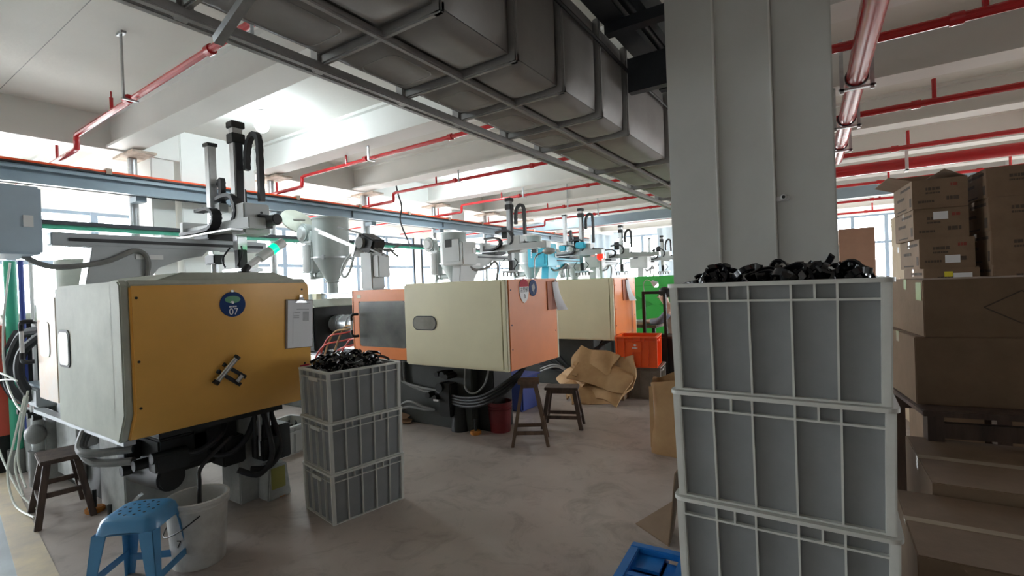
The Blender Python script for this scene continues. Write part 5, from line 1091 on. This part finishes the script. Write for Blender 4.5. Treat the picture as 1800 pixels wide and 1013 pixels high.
MB().box(-.02, .02, -.02, .02, 0, 1.385).build('upright', M_BLACKIRON, Fr); MB().box(.29, .33, -.02, .02, 0, 1.385).build('upright', M_BLACKIRON, Fr); MB().box(-.02, .33, -.021, .021, 1.345, 1.385).build('top_bar', M_BLACKIRON, Fr); MB().box(-.02, .33, -.021, .021, .72, .76).build('shelf_bar', M_BLACKIRON, Fr); MB().box(0, .6, -.0, .4, .70, .73).build('shelf', M_WOOD, Fr); MB().box(.1, .55, .02, .35, .1, .7).build('shelf_cabinet', M_BLACKIRON, Fr)
Lp = thing('desk_lamp', 'small lit work lamp clipped on the dark frame stand', 'lamp', (-2.37, 7.1, 1.385))
MB().tube([(0, 0, 0), (0, 0, .12), (.04, .02, .17), (.12, .03, .13)], .006, 6).build('lamp_arm', M_WHITE, Lp); MB().cyl((.11, .03, .15), (.17, .05, .09), .02, .05, n=14).build('lamp_shade', M_WHITE, Lp); MB().sphere((.165, .05, .09), .035, 12, 8).build('bulb', M_LAMPDIM, Lp)
for i in range(2):
    o = MB().box(-3.3+.05*i, -2.55+.02*i, 7.56, 7.85, .853+.03*i, .88+.03*i).build('parts_tray', M_CRATEW if i else M_CARDL, None, bev=.004); tag(o, ('upper' if i else 'lower')+' flat pale tray lying on the green work table', 'tray')
# person: skin-modifier body, seated, facing -X, leaning to the table
def skin(name, joints, edges, material, parent, root=0, sub=2):
    me = bpy.data.meshes.new(name); me.from_pydata([j[0] for j in joints], edges, [])
    o = bpy.data.objects.new(name, me); col.objects.link(o)
    o.modifiers.new('skin', 'SKIN'); 
    for i, v in enumerate(me.skin_vertices[0].data if me.skin_vertices else []): pass
    if not me.skin_vertices:
        bm = bmesh.new(); bm.from_mesh(me); bm.verts.layers.skin.verify(); bm.to_mesh(me); bm.free()
    for i, v in enumerate(me.skin_vertices[0].data): v.radius = (joints[i][1], joints[i][1] if len(joints[i]) < 3 else joints[i][2]); v.use_root = (i == root)
    s = o.modifiers.new('sub', 'SUBSURF'); s.levels = sub; s.render_levels = sub
    dg = bpy.context.evaluated_depsgraph_get(); m2 = bpy.data.meshes.new_from_object(o.evaluated_get(dg)); bpy.data.objects.remove(o)
    m2.materials.clear(); m2.materials.append(material)
    for p in m2.polygons: p.use_smooth = True
    q = bpy.data.objects.new(name, m2); col.objects.link(q); q.parent = parent; return q
Pn = thing('person', 'seated worker in beige vest over grey sleeves bending to the table', 'person', (-2.02, 7.75, 0))
J = [((0, 0, .55), .13), ((-.04, 0, .75), .12), ((-.10, 0, .95), .13), ((-.16, 0, 1.08), .09), ((-.20, 0, 1.14), .05), ((-.235, 0, 1.21), .055), ((-.26, 0, 1.28), .085), ((-.265, 0, 1.36), .07),
     ((-.14, -.17, 1.04), .055), ((-.28, -.22, .90), .043), ((-.47, -.14, .90), .033), ((-.55, -.1, .89), .028), ((-.14, .17, 1.04), .055), ((-.28, .22, .90), .043), ((-.47, .14, .90), .033), ((-.55, .1, .89), .028),
     ((-.05, -.1, .52), .09), ((-.42, -.12, .52), .07), ((-.42, -.12, .1), .045), ((-.54, -.12, .05), .035), ((-.05, .1, .52), .09), ((-.42, .12, .52), .07), ((-.42, .12, .1), .045), ((-.54, .12, .05), .035)]
E_ = [(0, 1), (1, 2), (2, 3), (3, 4), (4, 5), (5, 6), (6, 7), (3, 8), (8, 9), (9, 10), (10, 11), (3, 12), (12, 13), (13, 14), (14, 15), (0, 16), (16, 17), (17, 18), (18, 19), (0, 20), (20, 21), (21, 22), (22, 23)]
skin('body', J, E_, M_SKIN, Pn)
skin('vest', [((0, 0, .52), .17), ((-.04, 0, .75), .16), ((-.10, 0, .95), .17), ((-.15, 0, 1.06), .12)], [(0, 1), (1, 2), (2, 3)], M_BEIGE, Pn)
for s in (-1, 1):
    skin('sleeve', [((-.13, s*.15, 1.05), .075), ((-.28, s*.22, .90), .058), ((-.44, s*.15, .90), .046)], [(0, 1), (1, 2)], M_GREYCLOTH, Pn)
    skin('trouser_leg', [((-.0, s*.08, .53), .11), ((-.42, s*.12, .53), .085), ((-.42, s*.12, .12), .06)], [(0, 1), (1, 2)], M_GREYCLOTH, Pn)
    for i in range(4): MB().tube([(-.55, s*.1+(i-1.5)*.018, .885), (-.60, s*.1+(i-1.5)*.02, .88), (-.625, s*.1+(i-1.5)*.02, .865)], .008, 6).build('finger', M_SKIN, Pn)
    MB().tube([(-.53, s*.07, .885), (-.56, s*.05, .88), (-.585, s*.045, .87)], .009, 6).build('thumb', M_SKIN, Pn)
    MB().sphere((-.255, s*.085, 1.28), .025, 10, 6, (.6, .35, 1)).build('ear', M_SKIN, Pn); MB().sphere((-.335, s*.03, 1.305), .009, 8, 6).build('eye', M_INK, Pn)
MB().sphere((-.23, 0, 1.345), .105, 18, 12, (1.0, .92, .85)).build('hair', M_HAIR, Pn); MB().sphere((-.16, 0, 1.33), .06, 12, 8).build('hair_bun', M_HAIR, Pn)
MB().prism([(-.335, 1.30), (-.365, 1.268), (-.335, 1.262)], 'y', -.012, .012).build('nose', M_SKIN, Pn, bev=.004); MB().box(-.338, -.332, -.02, .02, 1.236, 1.243).build('mouth', mat('lips', (.40, .16, .13), .5), Pn)
St = thing('seat_box', 'dark box seat under the seated worker', 'stool', (-1.97, 7.75, 0)); MB().box(-.2, .2, -.2, .2, .37, .41).build('seat', M_WOOD, St)
for x in (-.17, .17):
    for y in (-.17, .17): MB().box(x-.02, x+.02, y-.02, y+.02, 0, .37).build('leg', M_WOOD, St)
